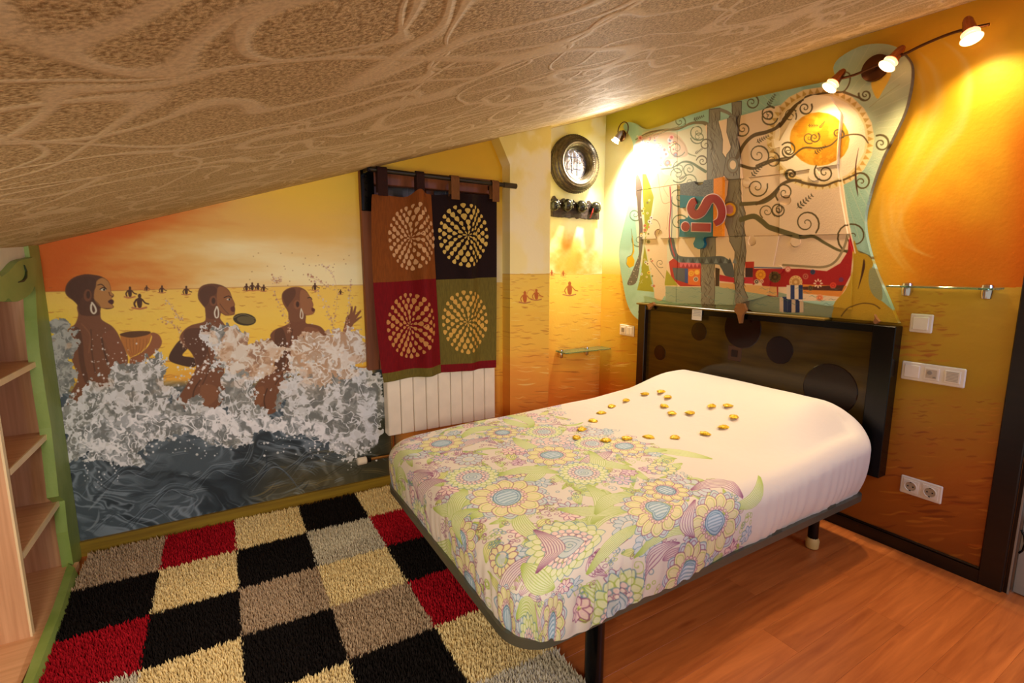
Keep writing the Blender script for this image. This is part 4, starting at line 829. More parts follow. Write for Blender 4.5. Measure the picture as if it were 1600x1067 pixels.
def tuft_mesh(seed):
    r = np.random.default_rng(seed); v, f = [], []
    v += [(-.5*.29, -.5*.29, .010), (.5*.29, -.5*.29, .010), (.5*.29, .5*.29, .010), (-.5*.29, .5*.29, .010)]; f.append((0, 1, 2, 3))
    n = 50
    for i in range(n):
        for j in range(n):
            x = (-.5+(i+r.random())/n)*.29; y = (-.5+(j+r.random())/n)*.29; a = r.random()*6.283; h = .020+.014*r.random(); w_ = .0026+.0018*r.random()
            la, ll = r.random()*6.283, .011*r.random(); ca, sa = math.cos(a), math.sin(a); mx_, my_ = x+.45*ll*math.cos(la), y+.45*ll*math.sin(la); ex, ey = x+ll*math.cos(la), y+ll*math.sin(la); k = len(v)
            for (px, py, pz, ww) in ((x, y, .008, w_), (mx_, my_, h*.7, w_*1.1), ):
                for t in range(3): v.append((px+ww*math.cos(a+t*2.094), py+ww*math.sin(a+t*2.094), pz))
            v.append((ex, ey, h+.004))
            for t in range(3):
                u = (t+1) % 3; f += [(k+t, k+u, k+3+u, k+3+t), (k+3+t, k+3+u, k+6)]
    me = bpy.data.meshes.new('pile_square'); me.from_pydata(v, [], f); me.materials.append(pile_mats['k'])
    return me
tm = [tuft_mesh(s_) for s_ in (1, 2, 3)]
for j, row in enumerate(rows):
    for i, q in enumerate(row):
        o = bpy.data.objects.new('pile_square', tm[(i*2+j) % 3]); C.objects.link(o); o.parent = rug; o['kind'] = 'stuff'
        o.location = ((XE[i]+XE[i+1])/2-rug.location.x, (YE_[j]+YE_[j+1])/2-rug.location.y, 0); o.scale = ((XE[i+1]-XE[i])/.29, (YE_[j]-YE_[j+1])/.29, 1)
        o.rotation_euler = (0, 0, 0); o.material_slots[0].link = 'OBJECT'; o.material_slots[0].material = pile_mats[q]

# ------------------------------------------------------------------ bed, cover, headboard
BX0, BX1, BY0, BY1 = .625, 2.50, 1.0, 2.30
def rrect(x0, x1, y0, y1, r0, n=10, r1=None):
    """outline, counter-clockwise; r0 at the foot (x0), r1 at the head"""
    r1 = r1 or r0; P = []
    for cx, cy, a0, q in ((x1-r1, y1-r1, 0, r1), (x0+r0, y1-r0, PI/2, r0), (x0+r0, y0+r0, PI, r0), (x1-r1, y0+r1, 1.5*PI, r1)):
        P += [(cx+q*math.cos(a0+PI/2*t/n), cy+q*math.sin(a0+PI/2*t/n)) for t in range(n+1)]
    return P
def resample(P, n):
    P = np.array(P+[P[0]]); d = np.r_[0, np.cumsum(np.hypot(*np.diff(P, axis=0).T))]; t = np.linspace(0, d[-1], n, endpoint=False)
    return np.stack([np.interp(t, d, P[:, 0]), np.interp(t, d, P[:, 1])], 1)
bed = thing('bed', (1.56, 1.65, 0), 'low double bed on a dark steel frame with one black post at the foot', 'bed')
steel = mat('dark_steel', (98, 94, 76), .42, .3)
fr_o = rrect(BX0-.008, BX1-.02, BY0+.008, BY1-.008, .12, r1=.05); fr_i = rrect(BX0+.03, BX1-.06, BY0+.03, BY1-.03, .09, r1=.03)
b = MB(); k = len(fr_o); zz = ((fr_o, .247), (fr_o, .276), (fr_i, .276), (fr_i, .247))
b.add([(x, y, z) for P, z in zz for x, y in P], [(i+a*k, (i+1) % k+a*k, (i+1) % k+((a+1) % 4)*k, i+((a+1) % 4)*k) for i in range(k) for a in range(4)]).build('frame', steel, bed, smooth=True)
for x in (1.0, 1.4, 1.8, 2.2): MB().box(x-.03, x+.03, BY0+.015, BY1-.015, .262, .285).build('slat', steel, bed)
for y in (1.055, 2.24): MB().tube([(.92, y, 0), (.92, y, .25)], .030, 16).build('leg', black, bed, smooth=True)
lg = MB().tube([(2.30, 1.13, .05), (2.30, 1.13, .25)], .022, 12).build('leg', black, bed, smooth=True); MB().lathe([(.012, 0), (.027, .004), (.029, .04), (.02, .055)], (2.30, 1.13, 0), (0, 0, 1), 16).build('foot', mat('ivory_foot', (214, 176, 104), .4), lg, smooth=True, label='ivory plastic foot')
lg = MB().tube([(2.30, 2.17, .05), (2.30, 2.17, .25)], .022, 12).build('leg', black, bed, smooth=True); MB().lathe([(.012, 0), (.027, .004), (.029, .04), (.02, .055)], (2.30, 2.17, 0), (0, 0, 1), 16).build('foot', MATS['ivory_foot'], lg, smooth=True, label='ivory plastic foot')
MB().prism(rrect(BX0+.02, BX1-.02, BY0+.025, BY1-.025, .09, 5), 2, .27, .42).build('mattress', mat('mattress_ticking', (224, 214, 200), .8), bed)

def ztop(x, y):
    z = .478+.022*ss(.65, 1.2, x)+.016*ss(1.2, 1.8, x)
    pill = ss(1.80, 2.36, x)*.150
    e = min(y-BY0, BY1-y); pill = pill*ss(-.02, .26, e)
    z = z+pill-.02*ss(2.44, 2.52, x)
    z += .006*(fbm(x*4, y*4, 3, 5)-.5)+.008*math.exp(-((y-1.65)/.5)**2)
    return float(z)
NA = 640; out = resample(rrect(BX0-.006, BX1+.02, BY0-.008, BY1+.008, .13, r1=.10), NA); ins = resample(rrect(BX0+.07, BX1-.05, BY0+.07, BY1-.07, .10, r1=.07), NA)
# align inner and outer rings by nearest direction
j0 = int(np.argmin(np.hypot(*(ins-out[0]-(np.array([-.07, -.0]))).T))); ins = np.roll(ins, -j0, 0)
cen = np.array([1.60, 1.65]); V = []; UVc = []; NR = 34; ring_n = 0
per = np.arange(NA)/NA
nrm = np.zeros((NA, 2))
for i in range(NA):
    t = out[(i+1) % NA]-out[i-1]; t /= np.hypot(*t)+1e-9; nrm[i] = (t[1], -t[0])
V.append((cen[0], cen[1], ztop(*cen))); UVc.append(tuple(cen))
for q in range(1, NR+1):
    for i in range(NA):
        p = cen+(ins[i]-cen)*(q/NR); V.append((p[0], p[1], ztop(*p))); UVc.append((p[0], p[1]))
SIDE = 18
ZI = [ztop(*q_) for q_ in ins]
for q in range(1, SIDE+1):
    t = q/SIDE
    for i in range(NA):
        zt = ZI[i]; zb = .262-.010*float(ss(1.0, 1.8, out[i][0]))+.008*math.sin(per[i]*90)+.010*(fbm(per[i]*60, 3, 2, 9)-.5)
        if t < .5: a = t/.5*PI/2; hor_, ver = math.sin(a), 1-math.cos(a); p = ins[i]+(out[i]-ins[i])*hor_; z = zt-.085*ver
        else:
            u = (t-.5)/.5; p = out[i]-nrm[i]*(.012+.030*ss(1.0, 1.8, out[i][0]))*u**2.5; z = (zt-.085)+(zb-(zt-.085))*u
        x, y = out[i]
        g = math.exp(-((x-.66)/.45)**2-((y-1.0)/.22)**2)*.017+.0025+(.0015 if (y < 1.1 and x > 1.0) else 0)   # gathers of the elastic hem
        ph = per[i]*620; wv = math.sin(ph+2.6*math.sin(per[i]*90)+.5*t)*(.25+.75*vnoise(per[i]*70, 2, 8))+1.2*(fbm(per[i]*120, t*1.2, 2, 3)-.5)
        d_ = g*wv*ss(.22, .8, t)*(1-.75*ss(.8, 1, t))
        V.append((p[0]+nrm[i][0]*d_, p[1]+nrm[i][1]*d_, z)); drop = math.hypot(out[i][0]-ins[i][0], out[i][1]-ins[i][1])*min(1, t*2)+max(0, zt-z)*.75
        UVc.append((ins[i][0]+nrm[i][0]*drop, ins[i][1]+nrm[i][1]*drop))
Fc = [(0, 1+i, 1+(i+1) % NA) for i in range(NA)]
for q in range(NR+SIDE-1):
    Fc += [(1+q*NA+i, 1+q*NA+(i+1) % NA, 1+(q+1)*NA+(i+1) % NA, 1+(q+1)*NA+i) for i in range(NA)]
b = MB(); b.add(V, Fc)
cover = b.build('bed_cover', m_cover, None, smooth=True, uv=lambda i, p: Q.uv((UVc[i][0], UVc[i][1], 0)))
tag(cover, 'cream fitted bed cover with a pastel flower and leaf print at the foot end', 'bedding')

hb = thing('headboard', (2.60, 1.79, .33), 'black framed headboard with dark glossy olive panel behind the bed', 'headboard')
HX = 2.565
MB().box(HX, XB-.001, 1.001, 1.092, .33, 1.04, .003).build('post', black, hb); MB().box(HX, XB-.001, 2.505, 2.573, .33, 1.04, .003).build('post', mat('dark_brown_lacquer', (34, 18, 10), .2), hb)
MB().box(HX+.004, XB-.001, 1.092, 2.505, 1.006, 1.040, .002).build('top_rail', black, hb)
MB().box(HX-.012, XB-.001, 1.30, 2.585, 1.040, 1.052, .003).build('ledge', mat('olive_ledge', (120, 96, 28), .35), hb)
pn = MB().box(HX+.03, HX+.045, 1.092, 2.505, .33, 1.006).build('panel', mat('olive_gloss_panel', (74, 57, 17), .10, spec=.3, grain=((54, 41, 13), (4, 3, 26), .9)), hb)
dk = mat('dark_wood_disc', (34, 14, 9), .14, spec=.3, grain=((24, 10, 6), (40, 40, 40), .8))
for px, py, q in [(1092, 518, .058), (1160, 513, .118), (1218, 547, .076), (1296, 608, .130), (1031, 551, .052)]:
    p = at(px, py, 0, HX+.03); MB().lathe([(q, 0), (q, .002), (q*.97, .004)], (HX+.031, p.y, p.z), (-1, 0, 0), 30).build('inlaid_disc', dk, pn)
p = at(1148, 552, 0, HX+.03); MB().box(HX+.028, HX+.031, p.y-.045, p.y+.045, p.z-.045, p.z+.045, .002).build('inlaid_square', mat('dark_tile', (66, 38, 18), .15), pn); MB().box(HX+.026, HX+.029, p.y-.02, p.y+.02, p.z-.02, p.z+.02).build('tile_centre', dk, pn)
for j, pts in enumerate(([(1149, 484), (1153, 474), (1164, 474), (1168, 484), (1162, 492), (1160, 505), (1157, 505), (1154, 492)], [(1013, 476), (1022, 472), (1024, 476), (1018, 480), (1016, 484)], [(1366, 503), (1369, 497), (1368, 491), (1371, 497), (1376, 502), (1370, 506)])):
    poly = [(at(a, b_, 0, HX-.02).y, at(a, b_, 0, HX-.02).z) for a, b_ in pts]
    o = MB().prism(poly, 0, HX-.034, HX-.014).build('carved_tip', mat('carved_wood', (142, 94, 50), .5, bump=(60, .2)), hb)
tg = [at(a, b_, 0, HX-.004) for a, b_ in ((1082, 480), (1097, 480), (1097, 501), (1083, 500))]
tgo = MB().box(HX-.005, HX-.002, tg[1].y, tg[0].y, tg[2].z, tg[0].z).build('paper_tag', mat('paper', (226, 228, 232), .7), hb, label='small white paper tag')
b = MB()
for k in range(5):
    z = tg[0].z-.012-k*.010; b.box(HX-.0058, HX-.0049, tg[1].y+.006+.004*(k % 2), tg[0].y-.006-.003*(k % 3), z, z+.003)
b.build('faint_print', mat('grey_ink', (150, 160, 184), .7), tgo)

# gold foil petals laid out as a heart on the cover
gold = mat('gold_foil', (250, 212, 40), .3, .35, bump=(160, .4), grain=((206, 150, 10), (150, 150, 150), .9))
def on_cover(px, py):
    z = .52
    for _ in range(30):
        p = at(px, py, 2, z); z = .6*z+.4*(ztop(p.x, p.y))
    return at(px, py, 2, z)
def foil(seed):
    r = np.random.default_rng(seed); b = MB(); n = 9
    for rad, z in ((.013, .0), (.023, .004), (.018, .010), (.007, .014)):
        for k in range(n): a = 2*PI*k/n; q = rad*(.85+.5*r.random()); b.v.append((q*math.cos(a)*1.1, q*math.sin(a)*.9, max(0, z+.003*(r.random()-.5)) if z else 0))
    for i in range(3): b.f += [(i*n+k, i*n+(k+1) % n, (i+1)*n+(k+1) % n, (i+1)*n+k) for k in range(n)]
    b.f += [tuple(range(n))[::-1], tuple(range(3*n, 4*n))]
    return b
r = np.random.default_rng(4)
protos = []
ORD = ['first', 'second', 'third', 'fourth', 'fifth', 'sixth', 'seventh', 'eighth', 'ninth', 'tenth']
FAR, NEAR = [19, 20, 5, 4, 3, 0, 1, 2, 6], [17, 16, 15, 14, 13, 12, 11, 10, 9, 8]
def petal_label(k):
    if k == 18: return 'gold foil petal at the pointed tip of the heart, on the flower print'
    if k == 7: return 'gold foil petal in the notch between the two lobes of the heart'
    L, s_ = (FAR, 'side nearer the alcove') if k in FAR else (NEAR, 'side nearer the wood floor')
    return f"gold foil petal, {ORD[L.index(k)]} from the heart's tip along its {s_}"
for k, (x, y) in enumerate([(708, 152), (812, 137), (857, 172), (583, 194), (485, 233), (420, 277), (833, 231), (885, 279), (1002, 277), (1148, 232), (1250, 231), (1293, 303), (1224, 371), (1100, 414), (902, 439), (730, 436), (585, 446), (447, 458), (255, 440), (288, 385), (363, 329)]):
    if k < 3: o = foil(40+k).build('foil_petal', gold); protos.append(o)
    else: o = protos[k % 3].copy(); C.objects.link(o)
    p = on_cover(840+x*.2375, 580+y*.2376); o.location = (p.x, p.y, ztop(p.x, p.y)-.0012); o.rotation_euler = (0, 0, r.random()*6)
    tag(o, petal_label(k), 'petal', 'gold foil petals in a heart on the bed')

# ------------------------------------------------------------------ curtain, rod, radiator
YCU = YM-.14
rod = thing('curtain_rod', tuple(at(690, 279, 1, YCU)), 'dark metal curtain rod with bracket over the window', 'curtain rod')
iron = mat('dark_iron', (58, 50, 36), .35, .7)
rp = [at(576, 264, 1, YCU), at(690, 277.5, 1, YCU), at(806, 291, 1, YCU)]
MB().tube([tuple(q) for q in rp], .0125, 14).build('pole', iron, rod, smooth=True)
e0 = rp[2]; dv_ = (rp[2]-rp[1]).normalized(); MB().tube([tuple(e0-dv_*.085), tuple(e0+dv_*.002)], .0155, 14).build('end_cap', mat('cap_iron', (70, 62, 44), .3, .7), rod, smooth=True)
b = MB(); q = rp[0]; b.box(q.x-.012, q.x+.008, YCU-.012, YM-.03, q.z-.014, q.z+.014, .003); b.box(q.x-.02, q.x+.05, YM-.047, YM-.035, q.z-.20, q.z+.012, .003)
for k in range(5): b.ball((q.x+.006, YM-.05, q.z-.02-k*.035), .006, 8, 5)
b.build('bracket', black, rod)
q = at(765, 292, 1, YM-.04); b = MB(); b.box(q.x-.01, q.x+.01, YCU-.012, YM-.03, rp[2].z-.02, rp[2].z+.006, .003); b.build('bracket', black, rod)

cur = thing('curtain', tuple(at(680, 440, 1, YCU)), 'four colour patchwork tab curtain with petal medallions covering the window', 'curtain')
def bil(c4, s_, t): return [c4[0][k]*(1-s_)*(1-t)+c4[1][k]*s_*(1-t)+c4[2][k]*s_*t+c4[3][k]*(1-s_)*t for k in (0, 1)]
PL_ = dict(c=[(583, 303), (673, 304), (690, 583), (600, 598)], ridge=.76, edge=1); PR_ = dict(c=[(673, 304), (777, 304), (775, 574), (690, 583)], ridge=.54, edge=0)
def cloth(pn_, s_, t):
    px, py = bil(pn_['c'], s_, t)
    if pn_['edge']: px -= 7*math.exp(-s_*6)*math.sin(PI*min(1, t*1.0))**.7
    py += (4*math.sin(PI*s_)**2-9*math.exp(-((s_-pn_['ridge'])/.1)**2))*(1-t)**3*(1 if pn_['edge'] else -.3)
    p = at(px, py, 1, YCU+.012)
    d_ = .062*(1-.35*t)*math.exp(-((s_-pn_['ridge'])/.13)**2)+.012*math.sin(s_*9+1.5*t+pn_['ridge']*7)
    return Vector((p.x, YCU+.022-d_, p.z))
def cloth_off(pn_, s_, t, d_):
    e = .01; n_ = (cloth(pn_, s_+e, t)-cloth(pn_, s_-e, t)).cross(cloth(pn_, s_, t+e)-cloth(pn_, s_, t-e)).normalized()
    if n_.y > 0: n_ = -n_
    return cloth(pn_, s_, t)+n_*d_
def patch(pn_, s0, s1, t0, t1, nm, m, ns=64, nt_=36, th=.002):
    b = MB()
    for sd in (th/2, -th/2):
        for j in range(nt_+1):
            for i in range(ns+1): b.v.append(tuple(cloth_off(pn_, s0+(s1-s0)*i/ns, t0+(t1-t0)*j/nt_, sd)))
    K = (ns+1)*(nt_+1)
    for o_ in (0, K): b.f += [(o_+j*(ns+1)+i, o_+j*(ns+1)+i+1, o_+(j+1)*(ns+1)+i+1, o_+(j+1)*(ns+1)+i) for j in range(nt_) for i in range(ns)]
    bd = [i for i in range(ns)]+[j*(ns+1)+ns for j in range(nt_)]+[nt_*(ns+1)+i for i in range(ns, 0, -1)]+[j*(ns+1) for j in range(nt_, 0, -1)]
    b.f += [(bd[i], bd[(i+1) % len(bd)], K+bd[(i+1) % len(bd)], K+bd[i]) for i in range(len(bd))]
    return b.build(nm, m, cur, smooth=True)
cl = lambda nm, c_: mat(nm, c_, .78, bump=(260, .25), spec=.2, grain=(tuple(np.asarray(c_)*.8), (240, 240, 24), .8))
c_or, c_bk, c_rd, c_ol = cl('rust_cloth', (136, 72, 22)), cl('black_cloth', (30, 9, 8)), cl('crimson_cloth', (122, 8, 18)), cl('olive_cloth', (112, 98, 38))
patch(PL_, 0, 1, 0, .470, 'cloth_patch', c_or).__setitem__('label', 'rust orange patch'); patch(PR_, 0, 1, 0, .478, 'cloth_patch', c_bk).__setitem__('label', 'near black patch')
patch(PL_, 0, 1, .470, .952, 'cloth_patch', c_rd).__setitem__('label', 'crimson patch'); patch(PR_, 0, 1, .478, .956, 'cloth_patch', c_ol).__setitem__('label', 'olive patch')
patch(PL_, 0, 1, .952, 1, 'hem', c_ol, 36, 3).__setitem__('label', 'olive hem'); patch(PR_, 0, 1, .956, 1, 'hem', c_rd, 36, 3).__setitem__('label', 'crimson hem')
for pn_, cs, ctt, m in ((PL_, .62, .235, mat('tan_print', (206, 158, 108), .7)), (PR_, .49, .232, mat('gold_print', (212, 178, 84), .7)), (PL_, .52, .716, mat('copper_print', (196, 132, 66), .7)), (PR_, .47, .722, mat('amber_print', (214, 164, 66), .7))):
    b = MB()
    for rad, n_, L, wd in ((.085, 7, .12, .06), (.225, 10, .15, .13), (.385, 13, .18, .175), (.56, 17, .19, .205), (.735, 21, .185, .215), (.90, 25, .15, .19)):
        for k in range(n_):
            a = 2*PI*(k+.37*n_)/n_; q9 = .82+.3*((k*7+n_) % 5)/4; ca, sa = math.cos(a), math.sin(a); i0 = len(b.v)
            for q_ in range(9):
                an = 2*PI*q_/9; u = rad+q9*L*.5*math.cos(an); v_ = q9*wd*.5*math.sin(an)*(.66+.42*math.cos(an)); b.v.append(tuple(cloth_off(pn_, cs+.405*(u*ca-v_*sa), ctt+.185*(u*sa+v_*ca), .0042)))
            b.f.append(tuple(range(i0, i0+9)))
    b.build('medallion', m, cur)
brn = cl('brown_tab', (52, 24, 16)); tan = cl('tan_tab', (128, 82, 42))
for px, py, m, w_ in ((598, 300, brn, .052), (657, 302, brn, .046), (711, 306, tan, .050), (774, 310, tan, .046)):
    t0 = at(px, py, 1, YCU-.012); rz = rp[0].z+(rp[2].z-rp[0].z)*((t0.x-rp[0].x)/(rp[2].x-rp[0].x)); b = MB(); prof = [(-.0185, t0.z-rz-.02), (-.0185, -.004)]+[(-.0175*math.cos(a), .0175*math.sin(a)) for a in np.linspace(.2, PI-.2, 7)]+[(.0185, -.004), (.0185, t0.z-rz)]
    n_ = len(prof)
    for th in (0, .002):
        for dx in (-w_/2, w_/2):
            b.v += [(t0.x+dx, YCU+y*(1+th*60), rz+z*(1+(th*60 if z > 0 else 0))) for y, z in prof]
    b.f += [(o_+i, o_+i+1, o_+n_+i+1, o_+n_+i) for o_ in (0, 2*n_) for i in range(n_-1)]+[(i+o_, i+1+o_, i+1+o_+2*n_, i+o_+2*n_) for o_ in (0, n_) for i in range(n_-1)]
    b.build('tab', m, cur)

rad = thing('radiator', tuple(at(690, 690, 1, YM-.05)), 'white ribbed aluminium radiator below the curtained window', 'radiator')
rm = mat('radiator_enamel', (240, 226, 204), .3, bump=(20, .02)); yr = YM-.095
xs = [at(px, 640, 1, yr).x for px in (606, 627, 647, 667, 686, 705, 723, 740.5, 757.6, 774)]; rz0, rz1 = .345, .742
for k in range(9):
    b = MB(); b.box(xs[k]+.0015, xs[k+1]-.0015, yr, yr+.012, rz0, rz1, .004); b.box((xs[k]+xs[k+1])/2-.012, (xs[k]+xs[k+1])/2+.012, yr+.012, YM-.02, rz0+.02, rz1-.004); b.box(xs[k]+.004, xs[k+1]-.004, yr+.012, YM-.03, rz1-.05, rz1-.002, .003)
    if k == 0: b.box(xs[0]+.0015, xs[0]+.006, yr+.008, YM-.02, rz0, rz1)
    b.build('radiator_section', rm, rad)
va = at(557, 722, 1, YM-.05); vb = at(573, 718.5, 1, YM-.05); vc = at(606, 712, 1, YM-.05); zc = vb.z
MB().tube([(vb.x, YM-.05, zc), (vc.x+.04, YM-.05, zc)], .009, 12).build('valve_pipe', mat('brass', (196, 150, 90), .25, .9), rad, smooth=True)
MB().lathe([(.012, 0), (.016, .002), (.016, .02), (.012, .022)], (vb.x+.002, YM-.05, zc), (1, 0, 0), 12).build('valve_nut', black, rad)
MB().lathe([(.016, 0), (.021, .004), (.022, .050), (.017, .054)], (vb.x, YM-.05, zc), (-1, 0, 0), 18).build('valve_head', white_plastic, rad, smooth=True)
MB().tube([(vc.x+.03, YM-.05, zc), (vc.x+.03, YM-.05, rz0+.03)], .010, 10).build('valve_riser', MATS['brass'], rad, smooth=True)

# ------------------------------------------------------------------ alcove: bowl, hooks, glass shelf
bc = at(897, 257, 1, YR-.06); bc = Vector((bc.x, YR, bc.z))
bowl = thing('wall_bowl', tuple(bc), 'round dark woven wall bowl with a shiny silver centre in the alcove', 'wall ornament')
prof = [(.12, 0), (.175, .012), (.196, .04), (.200, .065), (.190, .095), (.165, .118), (.135, .124), (.115, .112), (.106, .085), (.104, .060)]
P = spline(prof, 5); n = 132; b = MB(); kk = len(P)
for i, (q, h) in enumerate(P):
    for j in range(n):
        a = 2*PI*j/n; t = i/kk; d_ = .0085*(abs(math.sin(a*33+(i % 2)*1.57+t*9))*abs(math.sin(t*PI*15)))
        b.v.append((bc.x+(q+d_)*math.cos(a)*1.03, YR-h-d_, bc.z+(q+d_)*math.sin(a)))
b.f += [(i*n+j, i*n+(j+1) % n, (i+1)*n+(j+1) % n, (i+1)*n+j) for i in range(kk-1) for j in range(n)]+[tuple(range(n))]
b.build('woven_rim', mat('woven_dark', (98, 84, 58), .3, .4, grain=((60, 50, 34), (60, 60, 60), .9)), bowl, smooth=True)
MB().lathe([(.107, .0), (.107, .058), (.106, .066)], (bc.x, YR, bc.z), (0, -1, 0), 40).build('silver_plate', mat('silver_foil', (190, 192, 208), .2, .8, bump=(22, .9)), bowl, label='crinkled silver plate')
b = MB()
for x0, x1, z0, z1 in ((-.03, -.024, -.06, .05), (.02, .06, .01, .015), (-.06, .01, .045, .050), (-.01, .06, -.035, -.030), (.02, .026, -.08, .07), (-.07, -.03, -.04, -.035)): b.box(bc.x+x0, bc.x+x1, YR-.070, YR-.064, bc.z+z0, bc.z+z1, .0015)
b.build('engraved_bars', mat('tarnished_silver', (96, 98, 116), .3, .8), bowl)

hk = thing('hook_rack', tuple(at(900, 322, 1, YR)), 'dark rustic rack with round black knobs below the bowl', 'hook rack')
L0, L1 = at(864, 323, 1, YR-.03), at(937, 326, 1, YR-.03); b = MB(); n = 26; r = np.random.default_rng(8)
top = [(L0.x+(L1.x-L0.x)*k/n, L0.z+.058+.018*(r.random()-.5)+(.014*math.sin(k*1.3))-.012*k/n) for k in range(n+1)]; bot = [(L1.x-(L1.x-L0.x)*k/n, L0.z-.062+.012*(r.random()-.5)-.006) for k in range(n+1)]
b.prism(top+bot, 1, YR-.028, YR-.001); b.build('bark_board', mat('bark', (78, 58, 46), .6, bump=(50, .9), grain=((40, 30, 24), (30, 60, 60), .9)), hk)
kb = mat('ebony_knob', (34, 32, 22), .18); wl = mat('white_scratch', (220, 212, 190), .5)
for px, py, q in ((866, 321, .040), (886, 321, .046), (908, 323, .046), (930, 325, .046)):
    p = at(px, py, 1, YR-.06); b = MB(); b.ball((p.x, YR-.062, p.z), (q*.92, q*.95, q), 18, 12); b.tube([(p.x, YR-.002, p.z), (p.x, YR-.04, p.z)], q*.55, 12)
    o = b.build('knob', kb, hk, smooth=True); b = MB()
    for k in range(6):
        a = k*1.047+.3
        pts = []
        for tt in np.linspace(.35, .85, 5): v_ = Vector((math.sin(tt)*math.cos(a), -math.cos(tt), math.sin(tt)*math.sin(a))); pts.append((p.x+.01+v_.x*q*.93, YR-.062+v_.y*q*.97, p.z+.006+v_.z*q*1.01))
        b.tube(pts, .0017, 5)
    b.build('star_mark', wl, o)
q = at(925, 330, 1, YR-.09); MB().tube([(q.x, YR-.105, q.z+.02), (q.x-.005, YR-.10, q.z-.01), (q.x-.014, YR-.085, q.z-.05)], [.003, .006, .003], 7).build('red_cord', mat('red_cord', (170, 40, 34), .6), hk)

def shelf(nm, label, x0, x1, y0, y1, z, brackets, ax):
    t = thing(nm, ((x0+x1)/2, (y0+y1)/2, z), label, 'shelf', None)
    MB().box(x0, x1, y0, y1, z-.004, z+.004, .0012).build('glass_plate', glass, t)
    for q in brackets:
        b = MB()
        if ax == 0: b.lathe([(.004, 0), (.017, .006), (.020, .03), (.020, .05), (.016, .058)], (XB-.034, q, z-.046), (0, 0, 1), 18); b.box(XB-.05, XB, q-.012, q+.012, z-.030, z-.006, .004); b.lathe([(.020, 0), (.018, .008), (.006, .013)], (XB-.034, q, z+.0045), (0, 0, 1), 18)
        else: b.lathe([(.004, 0), (.015, .006), (.018, .03), (.018, .044), (.014, .05)], (q, YR-.034, z-.055), (0, 0, 1), 18); b.box(q-.012, q+.012, YR-.05, YR, z-.030, z-.006, .004); b.lathe([(.018, 0), (.016, .008), (.006, .013)], (q, YR-.034, z+.0045), (0, 0, 1), 18)
        b.build('bracket', chrome, t, smooth=True)
g = at(1384, 447, 0, XB-.12); g1 = at(1552, 452, 0, XB-.12)
shelf('glass_shelf', 'narrow glass shelf on two chrome brackets above the light switches', XB-.12, XB-.003, g1.y, g.y, (g.z+g1.z)/2, (at(1416, 455, 0, XB-.04).y, at(1541, 458, 0, XB-.04).y), 0)
g = at(868, 548.5, 1, YR-.003); g1 = at(885, 552.5, 2, g.z)
shelf('glass_shelf', 'small glass corner shelf on two chrome brackets in the sunset alcove', g.x, XB-.004, g1.y, YR-.003, g.z, (at(876, 556, 1, YR-.03).x, at(916, 551, 1, YR-.03).x), 1)

# ------------------------------------------------------------------ switches and sockets
def plate(nm, label, cat, px, py, mods, pitch=.071):
    c_ = at(px, py, 0, XB); W = pitch*(len(mods)-1)+.082; t = thing(nm, (XB, c_.y, c_.z), label, cat)
    MB().box(XB-.011, XB-.0005, c_.y-W/2, c_.y+W/2, c_.z-.041, c_.z+.041, .004).build('frame', white_plastic, t)
    for k, md in enumerate(mods):
        y = c_.y+W/2-.041-k*pitch
        if md == 'rocker': MB().box(XB-.0155, XB-.010, y-.029, y+.029, c_.z-.029, c_.z+.029, .003).build('rocker', white_plastic, t)
        elif md == 'double':
            for s_ in (-1, 1): MB().box(XB-.0155, XB-.010, y+s_*.0145-.0138, y+s_*.0145+.0138, c_.z-.029, c_.z+.029, .003).build('rocker', white_plastic, t)
        elif md == 'socket':
            MB().box(XB-.013, XB-.010, y-.030, y+.030, c_.z-.030, c_.z+.030, .002).build('insert', white_plastic, t)
            w_ = MB().lathe([(.0235, 0), (.0235, .004), (.021, .004), (.020, -.001)], (XB-.0125, y, c_.z), (-1, 0, 0), 26).build('socket_well', white_plastic, t)
            MB().lathe([(.0195, 0), (.0195, .0012)], (XB-.0125, y, c_.z), (-1, 0, 0), 24).build('well_floor', mat('socket_shade', (176, 158, 132), .5), w_)
            b = MB()
            for s_ in (-1, 1): b.lathe([(.0032, 0), (.0032, .001)], (XB-.0138, y+s_*.0095, c_.z), (-1, 0, 0), 10); b.box(XB-.0165, XB-.012, y-.003, y+.003, c_.z+s_*.0195-.002, c_.z+s_*.0195+.002)
            b.build('pin_holes', dark_gap, w_)
        else:
            i_ = MB().box(XB-.0145, XB-.010, y-.027, y+.027, c_.z-.027, c_.z+.027, .002).build('insert', white_plastic, t)
            b = MB()
            if md == 'grille':
                for q in range(7): b.box(XB-.0155, XB-.0140, y-.020, y+.020, c_.z-.019+q*.0062, c_.z-.0165+q*.0062)
                b.build('grille_lines', grey_plastic, i_)
            elif md == 'dial':
                b.box(XB-.0153, XB-.0140, y-.019, y+.019, c_.z-.019, c_.z+.019); b.build('dial_face', mat('dial_face', (196, 180, 156), .4), i_); b = MB(); b.lathe([(.009, 0), (.008, .004)], (XB-.0150, y+.006, c_.z+.005), (-1, 0, 0), 14); b.box(XB-.0165, XB-.0150, y-.016, y-.006, c_.z-.016, c_.z-.010); b.build('dial_knob', grey_plastic, i_)
            else: b.box(XB-.0153, XB-.0140, y-.015, y+.015, c_.z-.016, c_.z+.016); b.build('icon_square', grey_plastic, i_)
    return t
plate('light_switch', 'cream two-gang switch on the yellow wall left of the headboard', 'switch', 980.5, 516, ['icon', 'double'])
plate('light_switch', 'single cream rocker switch just below the right glass shelf', 'switch', 1440.5, 505, ['rocker'])
plate('light_switch', 'long cream three-gang plate with dial and ribbed speaker insert', 'switch', 1457.5, 584, ['rocker', 'dial', 'grille'])
plate('wall_socket', 'cream double power socket low on the wall beside the door', 'socket', 1439.5, 763.5, ['socket', 'socket'])

